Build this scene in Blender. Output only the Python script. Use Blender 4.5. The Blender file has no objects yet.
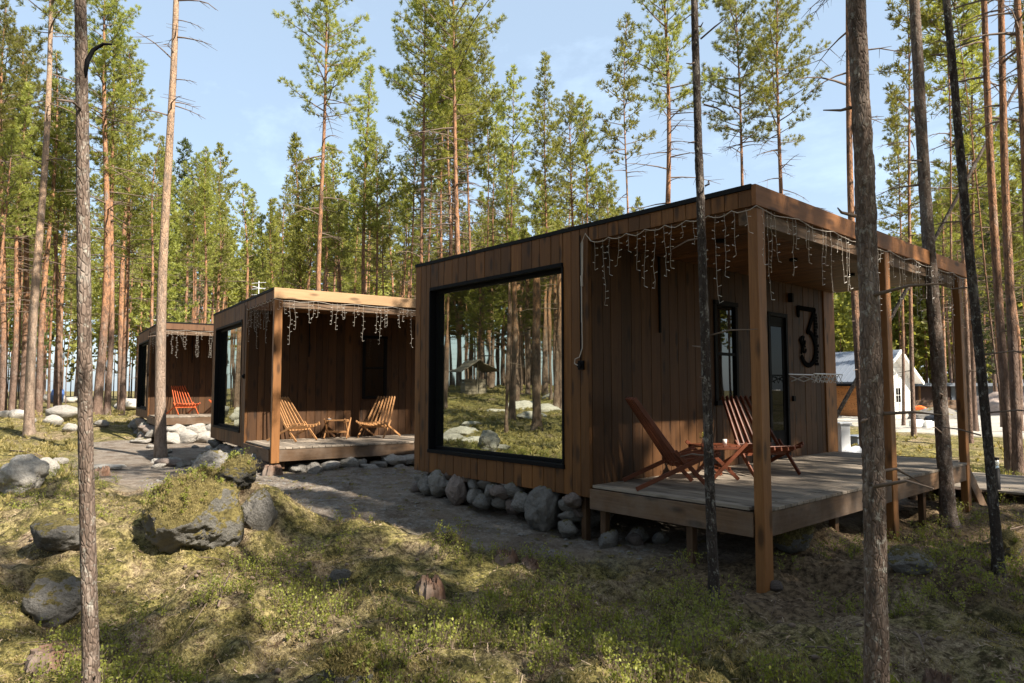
import bpy, math, random
import numpy as np
from mathutils import Vector, Matrix

# ------------------------------------------------------------------ camera, sky, sun
sc = bpy.context.scene
C = bpy.data.collections.new("place"); sc.collection.children.link(C)
R = math.radians
F, YAW, PIT = 684.4, 0.84624, 0.06823
CAM = np.array([8.4455, -5.5802, 1.1769])
cd = bpy.data.cameras.new("camera"); cam = bpy.data.objects.new("camera", cd); C.objects.link(cam)
cam.location = CAM; cam.rotation_euler = (math.pi/2 + PIT, 0, YAW)
cd.sensor_width = 36; cd.lens = 36*F/1024; cd.clip_start = .05; cd.clip_end = 2000
sc.camera = cam
SUN_AZ, SUN_EL = R(12), R(43.5)
W = bpy.data.worlds.new("World"); sc.world = W; W.use_nodes = True
nt = W.node_tree; nt.nodes.clear()
def wn(t): return nt.nodes.new(t)
out = wn('ShaderNodeOutputWorld'); bg = wn('ShaderNodeBackground'); sky = wn('ShaderNodeTexSky')
sky.sky_type = 'NISHITA'; sky.sun_disc = False; sky.sun_elevation = SUN_EL
sky.sun_rotation = math.pi/2 - SUN_AZ; sky.air_density = 1.0; sky.dust_density = 1.2; sky.ozone_density = 1.0
# thin cirrus over the Nishita sky
tc = wn('ShaderNodeTexCoord'); mp = wn('ShaderNodeMapping'); mp.inputs['Scale'].default_value = (1.2, 3.2, 5.0); mp.inputs['Rotation'].default_value = (0, .3, .5)
nz = wn('ShaderNodeTexNoise'); nz.inputs['Scale'].default_value = 1.6; nz.inputs['Detail'].default_value = 7; nz.inputs['Roughness'].default_value = .6
cr = wn('ShaderNodeValToRGB'); cr.color_ramp.elements[0].position = .55; cr.color_ramp.elements[1].position = 1.0
cr.color_ramp.elements[0].color = (0.27, .27, .27, 1); cr.color_ramp.elements[1].color = (.62, .62, .62, 1)
mx = wn('ShaderNodeMixRGB'); mx.inputs['Color2'].default_value = (11.5, 14.5, 17.5, 1)
nt.links.new(tc.outputs['Generated'], mp.inputs[0]); nt.links.new(mp.outputs[0], nz.inputs[0]); nt.links.new(nz.outputs[0], cr.inputs[0])
nt.links.new(cr.outputs[0], mx.inputs[0]); nt.links.new(sky.outputs[0], mx.inputs[1]); nt.links.new(mx.outputs[0], bg.inputs[0]); nt.links.new(bg.outputs[0], out.inputs[0])
bg.inputs[1].default_value = 0.050
sd = bpy.data.lights.new("sun", 'SUN'); sd.energy = 5.0; sd.angle = R(.55); sd.color = (1, .91, .77)
so = bpy.data.objects.new("sun", sd); C.objects.link(so); so.location = (30, 10, 40)
sv = Vector((math.cos(SUN_AZ)*math.cos(SUN_EL), math.sin(SUN_AZ)*math.cos(SUN_EL), math.sin(SUN_EL)))
so.rotation_euler = sv.to_track_quat('Z', 'Y').to_euler()
sc.view_settings.view_transform = 'Standard'; sc.view_settings.look = 'None'
sc.view_settings.exposure = 1.42; sc.view_settings.gamma = 1.0
sc.cycles.max_bounces = 6; sc.cycles.transparent_max_bounces = 8; sc.cycles.diffuse_bounces = 2

# ------------------------------------------------------------------ small maths
_f = np.array([-math.sin(YAW)*math.cos(PIT), math.cos(YAW)*math.cos(PIT), math.sin(PIT)])
_r = np.array([math.cos(YAW), math.sin(YAW), 0.]); _u = np.cross(_r, _f)
def ray(px, py): return _f + _r*(px-512)/F - _u*(py-341.5)/F
def at(px, dist):                       # ground x, y under a picture column, dist metres deep
    d = ray(px, 388); p = CAM + d*dist; return float(p[0]), float(p[1])
def on(px, py, z=None):                 # a picture point dropped on the ground
    d = ray(px, py)
    if z is None:
        ts = 1.4*1.006**np.arange(640); xs = CAM[0]+d[0]*ts; ys = CAM[1]+d[1]*ts; under = CAM[2]+d[2]*ts < height(xs, ys); i = int(np.argmax(under)) if under.any() else 639
        return float(xs[i]), float(ys[i]), float(height(xs[i], ys[i]))
    t = (z-CAM[2])/d[2]; p = CAM + d*t
    return float(p[0]), float(p[1]), z
def smooth(x): return x*x*(3-2*x)
def vnoise(x, y, seed=0):
    x = np.asarray(x, float); y = np.asarray(y, float)
    xi = np.floor(x).astype(np.int64); yi = np.floor(y).astype(np.int64); fx = smooth(x-xi); fy = smooth(y-yi)
    def hsh(a, b):
        h = (a*374761393 + b*668265263 + seed*1274126177) & 0xffffffff
        h = ((h ^ (h >> 13))*1274126177) & 0xffffffff
        return ((h ^ (h >> 16)) & 0xffff)/65535.
    return (hsh(xi, yi)*(1-fx)+hsh(xi+1, yi)*fx)*(1-fy) + (hsh(xi, yi+1)*(1-fx)+hsh(xi+1, yi+1)*fx)*fy
def fbm(x, y, o=4, seed=0):
    s = 0; a = .5
    for k in range(o): s = s + a*(vnoise(x*2**k+17*k, y*2**k-9*k, seed+k)-.5); a *= .5
    return s*2
def sstep(a, b, x): return smooth(np.clip((x-a)/(b-a), 0, 1))

# bare path between the cabins: a signed mask, 1 = trodden gravel
PATH = [(-16, -1.3), (-11, -2.4), (-6.5, -3.0), (-3.2, -2.8), (-.8, -2.15), (1.2, -1.75), (2.6, -1.35), (3.4, -.9), (4.3, -.45), (5.0, .4), (4.6, 2.5), (4.8, 6.2), (3.4, 7.5), (.2, 7.5), (-1.5, 13), (-3.2, 20), (-7, 22), (-16, 12)]
def polydist(x, y, P):
    x = np.asarray(x, float); y = np.asarray(y, float); inside = np.zeros(np.broadcast(x, y).shape, bool); d = np.full(inside.shape, 1e9)
    n = len(P)
    for i in range(n):
        ax, ay = P[i]; bx, by = P[(i+1) % n]
        c = ((ay > y) != (by > y)) & (x < (bx-ax)*(y-ay)/((by-ay) or 1e-9)+ax); inside ^= c
        t = np.clip(((x-ax)*(bx-ax)+(y-ay)*(by-ay))/((bx-ax)**2+(by-ay)**2), 0, 1)
        d = np.minimum(d, np.hypot(x-ax-t*(bx-ax), y-ay-t*(by-ay)))
    return np.where(inside, d, -d)
def pathmask(x, y):
    d = polydist(x, y, PATH) + fbm(x*1.3, y*1.3, 3, 5)*.5
    return sstep(-.25, .3, d)
MOUNDS = [at(225, 7.45)+(.66, .50), at(262, 7.3)+(.42, .18), at(185, 7.8)+(.5, .20), at(40, 7.6)+(.8, .25), (2.75, -3.55, .62, .20), (1.3, -3.4, .75, .14), (3.3, -3.9, .5, .10), (4.85, -3.55, .22, .15), (0.2, -4.5, 1.3, .18), (-2.5, -4.3, 1.2, .16), (-.9, -3.4, .9, .10), (6.3, -1.6, .5, .10), (6.9, -.6, .45, .12), (8.1, .7, .6, .25),
          (5.2, -.2, .5, .07), (5.0, 1.5, .45, .28), (7.6, 1.8, .8, .12), (8.3, 7.5, 1.6, .15), (3.9, -2.9, .35, .06), (2.0, -2.6, .4, .08), (5.9, -2.8, .6, .06), (-5.5, -4.5, 1.4, .2)]
def height(x, y):
    x = np.asarray(x, float); y = np.asarray(y, float)
    h = -.50 + .20*np.exp(-((x+.6)**2/9+(y+.2)**2/7)) - .09*sstep(1, 6, y)*sstep(2, 5, x)
    h = h + .16*np.exp(-((x+5)**2/8+(y-1)**2/8))
    p = pathmask(x, y)
    far = sstep(14, 34, np.hypot(x-8, y+5))
    h = h + (1-p)*(fbm(x*.55, y*.55, 3, 11)*.26 + fbm(x*2.1, y*2.1, 3, 23)*.13) + p*fbm(x*1.2, y*1.2, 3, 31)*.05
    for mx_, my_, r_, a_ in MOUNDS: h = h + a_*np.exp(-((x-mx_)**2+(y-my_)**2)/(r_*r_))
    h = h + far*(fbm(x*.12, y*.12, 3, 41)*.7 + .30*sstep(-10, -30, x)*sstep(12, -2, y))
    h = h + 1.25*sstep(-4, -26, y)*sstep(0, -14, x)                      # the slope that the big window mirrors
    nr = sstep(16, 8, np.hypot(x-6, y+3)); h = h + nr*(1-p)*(fbm(x*1.7, y*1.7, 2, 70)*.10 + fbm(x*3.6, y*3.6, 3, 71)*.11 + fbm(x*9, y*9, 3, 77)*.045) + nr*p*(fbm(x*14, y*14, 3, 79)*.022 + fbm(x*4, y*4, 3, 80)*.035)
    yard = np.exp(-((x-2)**2+(y-38)**2)/500.); h = h*(1-yard*.8) + (-.6)*yard*.8
    return h

# ------------------------------------------------------------------ mesh builder
class MB:
    def __init__(s): s.v = []; s.f = []; s.m = []; s.c = []; s.mi = 0; s.col = (.5, .5, .5)
    def add(s, vs, fs, col=None):
        o = len(s.v); s.v.extend([tuple(map(float, q)) for q in vs]); c = col if col is not None else s.col
        for q in fs: s.f.append(tuple(i+o for i in q)); s.m.append(s.mi); s.c.append(c)
    def box(s, a, b, col=None):
        (x0, y0, z0), (x1, y1, z1) = a, b
        s.add([(x0,y0,z0),(x1,y0,z0),(x1,y1,z0),(x0,y1,z0),(x0,y0,z1),(x1,y0,z1),(x1,y1,z1),(x0,y1,z1)],
              [(0,3,2,1),(4,5,6,7),(0,1,5,4),(1,2,6,5),(2,3,7,6),(3,0,4,7)], col)
    def beam(s, p, q, w, h, side=None, col=None):       # square bar from p to q
        p, q = Vector(p), Vector(q); d = (q-p).normalized()
        a = Vector(side) if side is not None else (Vector((0, 0, 1)).cross(d) if abs(d.z) < .95 else Vector((1, 0, 0)))
        a = (a - d*a.dot(d)).normalized(); b = d.cross(a); a = a*w/2; b = b*h/2
        s.add([p-a-b, p+a-b, p+a+b, p-a+b, q-a-b, q+a-b, q+a+b, q-a+b], [(0,3,2,1),(4,5,6,7),(0,1,5,4),(1,2,6,5),(2,3,7,6),(3,0,4,7)], col)
    def tube(s, pts, rad, n=6, cap=True, disp=None, col=None):
        pts = [Vector(p) for p in pts]; rad = rad if hasattr(rad, '__len__') else [rad]*len(pts)
        vs = []; up = Vector((1, 0, .02))
        for i, p in enumerate(pts):
            d = (pts[min(i+1, len(pts)-1)]-pts[max(i-1, 0)]).normalized()
            a = up - d*up.dot(d)
            if a.length < 1e-3: a = Vector((0, 1, 0)) - d*d.y
            a.normalize(); b = d.cross(a); up = a
            for k in range(n):
                t = 2*math.pi*k/n; r = rad[i]*(1 + (disp(i, k) if disp else 0))
                vs.append(p + a*(math.cos(t)*r) + b*(math.sin(t)*r))
        fs = [(i*n+k, i*n+(k+1) % n, (i+1)*n+(k+1) % n, (i+1)*n+k) for i in range(len(pts)-1) for k in range(n)]
        if cap: fs += [tuple(reversed(range(n))), tuple(range((len(pts)-1)*n, len(pts)*n))]
        s.add(vs, fs, col)
    def mesh(s, name, mats):
        me = bpy.data.meshes.new(name); me.from_pydata(s.v, [], s.f)
        for m in (mats if isinstance(mats, (list, tuple)) else [mats]): me.materials.append(m)
        me.polygons.foreach_set('material_index', s.m)
        at_ = me.attributes.new('tone', 'FLOAT_COLOR', 'FACE'); arr = np.ones((len(s.f), 4), np.float32)
        arr[:, :3] = np.array(s.c, np.float32).reshape(-1, 3); at_.data.foreach_set('color', arr.ravel())
        me.update(); return me
    def build(s, name, mats, parent=None, smooth_=False, bevel=0):
        me = s.mesh(name, mats)
        if smooth_: me.polygons.foreach_set('use_smooth', [True]*len(me.polygons))
        o = bpy.data.objects.new(name, me); C.objects.link(o)
        if parent: o.parent = parent
        if bevel:
            b = o.modifiers.new('bevel', 'BEVEL'); b.width = bevel; b.segments = 1; b.limit_method = 'ANGLE'
        return o
def quads_mesh(name, verts, tone, mats, mi=0):          # verts (N,4,3) numpy, one quad each
    n = len(verts); me = bpy.data.meshes.new(name)
    me.vertices.add(n*4); me.vertices.foreach_set('co', verts.reshape(-1).astype(np.float32))
    me.loops.add(n*4); me.loops.foreach_set('vertex_index', np.arange(n*4, dtype=np.int32))
    me.polygons.add(n); me.polygons.foreach_set('loop_start', np.arange(0, n*4, 4, dtype=np.int32))
    for m in mats: me.materials.append(m)
    if np.ndim(mi): me.polygons.foreach_set('material_index', mi.astype(np.int32))
    me.update(calc_edges=True)
    a = me.attributes.new('tone', 'FLOAT_COLOR', 'FACE'); arr = np.ones((n, 4), np.float32); arr[:, :3] = tone; a.data.foreach_set('color', arr.ravel())
    return me
def tag(o, label=None, cat=None, group=None, kind=None):
    if label: o['label'] = label
    if cat: o['category'] = cat
    if group: o['group'] = group
    if kind: o['kind'] = kind
    return o
def empty(name, loc, rz=0):
    o = bpy.data.objects.new(name, None); C.objects.link(o); o.location = loc; o.rotation_euler = (0, 0, rz); o.empty_display_size = .2; return o
def copy_tree(o, parent=None):
    c = o.copy(); C.objects.link(c); c.parent = parent
    for ch in list(o.children): copy_tree(ch, c)
    return c

# ------------------------------------------------------------------ materials
class NM:                                                # node helper
    def __init__(s, name):
        s.m = bpy.data.materials.new(name); s.m.use_nodes = True; s.t = s.m.node_tree
        s.b = s.t.nodes['Principled BSDF']; s.o = s.t.nodes['Material Output']
    def n(s, t, **k):
        x = s.t.nodes.new('ShaderNode'+t)
        for a, v in k.items():
            if hasattr(x, a) and not a[0].isupper(): setattr(x, a, v)
        return x
    def l(s, a, b): s.t.links.new(a, b)
    def coord(s, scale=(1, 1, 1), kind='Object', rot=(0, 0, 0)):
        c = s.n('TexCoord'); m = s.n('Mapping'); m.inputs['Scale'].default_value = scale; m.inputs['Rotation'].default_value = rot
        s.l(c.outputs[kind], m.inputs[0]); return m.outputs[0]
    def noise(s, vec, scale, detail=4, rough=.55, dist=0):
        x = s.n('TexNoise'); x.inputs['Scale'].default_value = scale; x.inputs['Detail'].default_value = detail
        x.inputs['Roughness'].default_value = rough; x.inputs['Distortion'].default_value = dist; s.l(vec, x.inputs['Vector']); return x.outputs['Fac']
    def vor(s, vec, scale, feat='F1', out_='Distance'):
        x = s.n('TexVoronoi'); x.feature = feat; x.inputs['Scale'].default_value = scale; s.l(vec, x.inputs['Vector']); return x.outputs[out_]
    def ramp(s, fac, stops):
        r = s.n('ValToRGB'); e = r.color_ramp.elements
        while len(e) < len(stops): e.new(.5)
        for k, (p, c) in enumerate(stops):
            e[k].position = p; e[k].color = (c, c, c, 1) if not hasattr(c, '__len__') else (*c, 1)
        s.l(fac, r.inputs[0]); return r.outputs[0]
    def mix(s, fac, a, b, mode='MIX'):
        x = s.n('MixRGB'); x.blend_type = mode
        for i, v in ((0, fac), (1, a), (2, b)):
            if hasattr(v, 'links') or hasattr(v, 'is_linked'): s.l(v, x.inputs[i])
            elif hasattr(v, '__len__'): x.inputs[i].default_value = (*v, 1)
            else: x.inputs[i].default_value = v if i == 0 else (v, v, v, 1)
        return x.outputs[0]
    def math(s, op, a, b=0.):
        x = s.n('Math'); x.operation = op
        for i, v in ((0, a), (1, b)):
            if isinstance(v, (int, float)): x.inputs[i].default_value = v
            else: s.l(v, x.inputs[i])
        return x.outputs[0]
    def tone(s): a = s.n('Attribute'); a.attribute_name = 'tone'; return a.outputs['Color']
    def bump(s, h, strength, dist):
        b = s.n('Bump'); b.inputs['Strength'].default_value = strength; b.inputs['Distance'].default_value = dist
        s.l(h, b.inputs['Height']); s.l(b.outputs[0], s.b.inputs['Normal'])
    def base(s, c, rough=.7, spec=.3, metal=0):
        if hasattr(c, 'is_linked'): s.l(c, s.b.inputs['Base Color'])
        else: s.b.inputs['Base Color'].default_value = (*c, 1)
        if isinstance(rough, float) or isinstance(rough, int): s.b.inputs['Roughness'].default_value = rough
        else: s.l(rough, s.b.inputs['Roughness'])
        s.b.inputs['Specular IOR Level'].default_value = spec; s.b.inputs['Metallic'].default_value = metal
        return s.m
def wood(name, c1, c2, axis='z', rough=.62, knots=True, weather=0., spec=.3):
    k = NM(name); sc_ = {'z': (9, 9, .55), 'x': (.55, 9, 9), 'y': (9, .55, 9)}[axis]
    v = k.coord(); t = k.tone()
    off = k.n('VectorMath'); off.operation = 'SCALE'; k.l(t, off.inputs[0]); off.inputs['Scale'].default_value = 13.
    ad = k.n('VectorMath'); ad.operation = 'ADD'; k.l(v, ad.inputs[0]); k.l(off.outputs[0], ad.inputs[1])
    mp_ = k.n('Mapping'); mp_.inputs['Scale'].default_value = sc_; k.l(ad.outputs[0], mp_.inputs[0])
    g = k.noise(mp_.outputs[0], 3.2, 6, .62, .8); g2 = k.noise(mp_.outputs[0], .8, 3, .5, .4)
    col = k.mix(k.ramp(g, [(.3, 0.), (.72, 1.)]), c1, c2)
    col = k.mix(k.ramp(g2, [(.35, .0), (.75, .45)]), col, tuple(q*.55 for q in c1))
    bw = k.n('RGBToBW'); k.l(t, bw.inputs[0])
    tone_ = k.ramp(bw.outputs[0], [(0., .60), (.5, .95), (1., 1.40)])
    col = k.mix(1., col, tone_, 'MULTIPLY')
    if knots:
        mk = k.n('Mapping'); mk.inputs['Scale'].default_value = {'z': (7, 7, 2.2), 'x': (2.2, 7, 7), 'y': (7, 2.2, 7)}[axis]; k.l(ad.outputs[0], mk.inputs[0])
        kn = k.vor(mk.outputs[0], 1.05); kn = k.ramp(kn, [(.14, 1.), (.30, 0.)])
        col = k.mix(k.math('MULTIPLY', kn, .8), col, tuple(q*.25 for q in c1))
    if weather:
        wz = k.noise(k.coord(), 2.1, 5, .7); col = k.mix(k.ramp(wz, [(.42, 0.), (.75, weather)]), col, (.25, .22, .19))
    k.bump(g, .35, .006)
    return k.base(col, rough, spec)
M = {}
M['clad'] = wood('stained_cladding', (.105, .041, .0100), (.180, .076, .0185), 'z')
M['clad_shaded'] = wood('shaded_porch_cladding', (.048, .0195, .0060), (.088, .038, .0115), 'z')  # darker copy of the cladding; the porch shade is in its colour
M['trim'] = wood('oiled_fascia_wood', (.12, .050, .016), (.18, .082, .028), 'x', rough=.55)  # soffit wood, darkened to carry the shade under the roof
M['trim_y'] = wood('oiled_fascia_wood_side', (.22, .088, .026), (.33, .14, .045), 'y', rough=.6)
M['trim_sunlit'] = wood('sunlit_fascia', (.44, .26, .13), (.54, .35, .19), 'y', rough=.6)  # paler copy of the fascia wood, sunlight put into the colour
M['post'] = wood('oiled_post', (.18, .075, .024), (.30, .135, .044), 'z', rough=.55)
M['fascia_brown'] = wood('brown_fascia', (.13, .062, .03), (.20, .10, .05), 'z')
M['supportwood'] = wood('shaded_support_wood', (.065, .034, .017), (.12, .066, .032), 'z')  # post wood darkened to stand in for shade under the deck
M['soffit'] = wood('soffit_boards', (.12, .055, .023), (.18, .085, .036), 'y')
M['deck'] = wood('weathered_deck_boards', (.19, .155, .12), (.31, .26, .21), 'x', rough=.8, weather=.4, spec=.15)
M['deckface'] = wood('deck_joist', (.10, .056, .030), (.18, .108, .060), 'x', rough=.75, weather=.35)  # both joist woods darkened to deepen the shade around the deck
M['deckface_y'] = wood('deck_joist_side', (.10, .056, .030), (.18, .108, .060), 'y', rough=.75, weather=.35)
M['redwood'] = wood('red_oiled_chair_wood', (.10, .028, .012), (.16, .046, .02), 'y', rough=.45, knots=False)
M['palewood'] = wood('pale_chair_wood', (.34, .165, .065), (.45, .24, .105), 'y', rough=.55, knots=False)
M['orangewood'] = wood('orange_chair_wood', (.50, .09, .025), (.60, .13, .04), 'y', rough=.5, knots=False)
M['logwall'] = wood('orange_brown_log_wall', (.38, .15, .05), (.5, .22, .08), 'x', rough=.7)
M['oldwood'] = wood('grey_old_wood', (.20, .16, .12), (.33, .28, .22), 'z', rough=.85, weather=.3)
def plain(name, c, rough=.5, spec=.4, metal=0, var=.12, sc_=6):
    k = NM(name); n = k.noise(k.coord(), sc_, 5, .6)
    col = k.mix(n, tuple(q*(1-var) for q in c), tuple(min(1, q*(1+var)) for q in c))
    return k.base(col, rough, spec, metal)
M['black'] = plain('black_painted_metal', (.006, .006, .007), .6, .08)
M['signblack'] = plain('flat_black_sign', (.004, .004, .004), .9, .02)
M['bulb'] = plain('small_white_bulb', (.66, .62, .56), .4)
M['roofing'] = plain('black_roof_flashing', (.009, .009, .010), .7, .15)
M['wire'] = plain('white_light_cable', (.40, .35, .30), .6)
M['white'] = plain('white_painted_boards', (.80, .79, .76), .6)
M['plastic'] = plain('white_plastic', (.75, .76, .78), .4)
M['metalroof'] = plain('grey_blue_metal_roof', (.15, .17, .205), .5, .3)
M['bluetarp'] = plain('blue_cloth', (.08, .16, .42), .6)
M['orange'] = plain('orange_plastic', (.85, .16, .03), .45)
M['pot'] = plain('white_ceramic', (.62, .58, .54), .35)
M['rubber'] = plain('black_plastic_sack', (.015, .016, .02), .35)
def glassy(name, refl, tint=(.75, .78, .80), wav=.012, dark=(.012, .013, .012)):
    k = NM(name); k.t.nodes.remove(k.b)
    g = k.n('BsdfGlossy'); g.inputs['Color'].default_value = (*tint, 1); g.inputs['Roughness'].default_value = .012
    d = k.n('BsdfDiffuse'); d.inputs['Color'].default_value = (*dark, 1); x = k.n('MixShader'); x.inputs[0].default_value = refl
    b = k.n('Bump'); b.inputs['Strength'].default_value = .5; b.inputs['Distance'].default_value = wav
    k.l(k.noise(k.coord((1, 1, .35)), 1.7, 2, .5), b.inputs['Height']); k.l(b.outputs[0], g.inputs['Normal'])
    k.l(d.outputs[0], x.inputs[1]); k.l(g.outputs[0], x.inputs[2]); k.l(x.outputs[0], k.o.inputs[0]); return k.m
M['mirror'] = glassy('reflective_window_glass', .58, (.84, .90, .78), wav=.0030)
M['glass'] = glassy('dark_window_glass', .14, wav=.002, dark=(.006, .007, .007))
k = NM('clear_lamp_glass'); k.b.inputs['Transmission Weight'].default_value = .8; M['clear'] = k.base((.8, .85, .85), .1, .5)

M['doorglass'] = glassy('dark_door_glass', .035, wav=.002, dark=(.006, .007, .007))
def bark(name, low, high, zswitch, contrast=1., scale=1., lichen=0.):
    k = NM(name); v = k.coord((1, 1, .33)); vz = k.coord()
    pl = k.vor(v, 26*scale, 'DISTANCE_TO_EDGE'); n1 = k.noise(v, 11*scale, 6, .65, .6); n2 = k.noise(vz, 2.4, 4, .6)
    sp = k.n('SeparateXYZ'); k.l(k.coord(), sp.inputs[0])
    f = k.math('DIVIDE', k.math('ADD', sp.outputs['Z'], k.math('MULTIPLY', k.math('SUBTRACT', n2, .5), 3.)), zswitch)
    fac = k.ramp(f, [(.45, 0.), (1., 1.)])
    base = k.mix(fac, low, high)
    dk = k.mix(k.ramp(n1, [(.36, 1.), (.58, 0.)]), base, tuple(q*(1-.72*contrast) for q in low))
    dk = k.mix(k.ramp(k.noise(v, 5*scale, 5, .7), [(.52, 0.), (.7, .55)]), dk, (.36, .31, .27))
    if lichen: dk = k.mix(k.ramp(k.noise(k.coord((1, 1, .7)), 30, 4, .75), [(.55, 0.), (.66, lichen)]), dk, (.42, .41, .36))
    dk = k.mix(k.ramp(pl, [(.0, .45*contrast), (.09, 0.)]), dk, (.05, .035, .027))
    hsum = k.math('ADD', k.ramp(pl, [(0., 0.), (.16, 1.)]), n1); k.bump(hsum, .9, .012/scale)
    return k.base(dk, .88, .15)
M['bark'] = bark('pine_bark', (.20, .135, .105), (.42, .215, .115), 5.5, .75)
M['bark_pale'] = bark('pale_pine_bark', (.32, .235, .18), (.44, .29, .19), 6., .55, lichen=.3)
M['bark_near'] = bark('scaly_near_bark', (.17, .125, .10), (.21, .15, .115), 9., .8, 2.3, .6)
M['bark_thin'] = bark('dark_thin_bark', (.055, .043, .037), (.08, .058, .046), 9., .7, 2.2, .5)
M['twig'] = plain('grey_dead_twig', (.16, .12, .095), .9, .1)
def needle(name, a, b, trans=.35):
    k = NM(name); t = k.tone(); bw = k.n('RGBToBW'); k.l(t, bw.inputs[0])
    oi = k.n('ObjectInfo')
    col = k.mix(bw.outputs[0], a, b)
    rnd = k.n('HueSaturation'); k.l(col, rnd.inputs['Color']); k.l(k.math('ADD', k.math('MULTIPLY', oi.outputs['Random'], .7), .65), rnd.inputs['Value'])
    k.l(k.math('ADD', k.math('MULTIPLY', oi.outputs['Random'], .03), .485), rnd.inputs['Hue'])
    k.l(rnd.outputs[0], k.b.inputs['Base Color']); k.b.inputs['Roughness'].default_value = .55; k.b.inputs['Specular IOR Level'].default_value = .3
    tr = k.n('BsdfTranslucent'); k.l(k.mix(1., rnd.outputs[0], (1.5, 1.45, .75), 'MULTIPLY'), tr.inputs[0]); x = k.n('MixShader'); x.inputs[0].default_value = trans
    k.l(k.b.outputs[0], x.inputs[1]); k.l(tr.outputs[0], x.inputs[2]); k.l(x.outputs[0], k.o.inputs[0]); return k.m
M['needle'] = needle('pine_needles', (.13, .145, .036), (.35, .345, .095), .42)
M['needle_dark'] = needle('dark_spruce_needles', (.040, .058, .022), (.10, .12, .038), .3)
M['leaf'] = needle('blueberry_leaves', (.11, .14, .025), (.34, .35, .08), .4)
M['grass'] = needle('dry_and_green_grass', (.10, .092, .026), (.46, .38, .17), .35)

# rock: granite with moss on its upper sides
def rockmat(name, c, moss=.0):
    k = NM(name); v = k.coord(); n = k.noise(v, 5, 6, .65); sp = k.noise(v, 70, 3, .7); vv = k.vor(v, 38)
    col = k.mix(k.ramp(n, [(.3, 0.), (.7, 1.)]), tuple(q*.72 for q in c), tuple(min(.8, q*1.18) for q in c))
    col = k.mix(k.ramp(sp, [(.42, .35), (.6, 0.)]), col, (.06, .055, .05))
    oi = k.n('ObjectInfo'); h = k.n('HueSaturation'); k.l(col, h.inputs['Color']); k.l(k.math('ADD', k.math('MULTIPLY', oi.outputs['Random'], .55), .7), h.inputs['Value']); col = h.outputs[0]
    if moss:
        g = k.n('NewGeometry'); s_ = k.n('SeparateXYZ'); k.l(g.outputs['Normal'], s_.inputs[0])
        mn = k.noise(v, 3.3, 6, .7); f = k.math('ADD', s_.outputs['Z'], k.math('MULTIPLY', k.math('SUBTRACT', mn, .5), 2.6))
        mc = k.mix(k.ramp(k.noise(v, 9, 6, .75), [(.36, 0.), (.64, 1.)]), (.055, .045, .018), (.25, .205, .075)); col = k.mix(k.ramp(f, [(1.0-moss, 0.), (1.1-moss, 1.)]), col, mc)
    k.bump(k.math('ADD', n, k.math('MULTIPLY', sp, .25)), 1., .06); return k.base(col, .85, .2)
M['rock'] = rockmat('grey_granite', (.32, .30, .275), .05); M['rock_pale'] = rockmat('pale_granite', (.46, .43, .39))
M['rock_moss'] = rockmat('mossy_granite', (.20, .19, .17), 1.0); M['rock_part'] = rockmat('half_mossy_granite', (.27, .255, .235), .42); M['rock_pink'] = rockmat('pinkish_granite', (.30, .24, .21))

# ground
k = NM('forest_floor'); v = k.coord()
n0 = k.noise(v, .9, 5, .6); n1 = k.noise(v, 3.1, 6, .65); n2 = k.noise(v, 17, 6, .7); n3 = k.noise(v, 60, 4, .7)
moss = k.mix(k.ramp(n1, [(.33, 0.), (.66, 1.)]), (.055, .048, .016), (.44, .375, .125))
moss = k.mix(k.ramp(n2, [(.42, .9), (.58, 0.)]), moss, (.030, .030, .010))
lit = k.mix(k.ramp(n2, [(.38, 0.), (.64, 1.)]), (.08, .05, .03), (.42, .33, .21))
col = k.mix(k.ramp(k.math('ADD', k.math('MULTIPLY', n0, .55), k.math('MULTIPLY', n1, .45)), [(.49, 0.), (.60, 1.)]), moss, lit)
col = k.mix(k.ramp(n3, [(.36, .65), (.52, 0.)]), col, (.05, .04, .022)); col = k.mix(k.ramp(n3, [(.58, 0.), (.68, .5)]), col, (.50, .43, .29))
gr = k.mix(k.ramp(n2, [(.35, 0.), (.65, 1.)]), (.13, .11, .092), (.29, .255, .22)); vs_ = k.vor(v, 34); gr = k.mix(k.ramp(vs_, [(.1, .5), (.3, 0.)]), gr, (.42, .39, .36))
gr = k.mix(k.ramp(n1, [(.42, 0.), (.62, .8)]), gr, (.095, .068, .048)); gr = k.mix(k.ramp(n0, [(.45, 0.), (.62, .5)]), gr, (.24, .19, .145)); gr = k.mix(k.ramp(n3, [(.58, 0.), (.66, .7)]), gr, (.30, .25, .20))
sepc = k.n('SeparateColor'); a_ = k.n('Attribute'); a_.attribute_name = 'zone'; k.l(a_.outputs['Color'], sepc.inputs[0])
col = k.mix(sepc.outputs[0], col, gr); col = k.mix(sepc.outputs[1], col, k.mix(n2, (.36, .33, .29), (.50, .47, .42)))
col = k.mix(sepc.outputs[2], col, k.mix(k.ramp(n2, [(.35, 0.), (.6, 1.)]), (.028, .018, .012), (.20, .14, .09)))  # brown litter, its colour darkened to imitate shade by the deck
k.bump(k.math('ADD', k.math('MULTIPLY', n2, 1.), k.math('MULTIPLY', n3, .5)), .9, .05)
M['ground'] = k.base(col, .95, .1)

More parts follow.
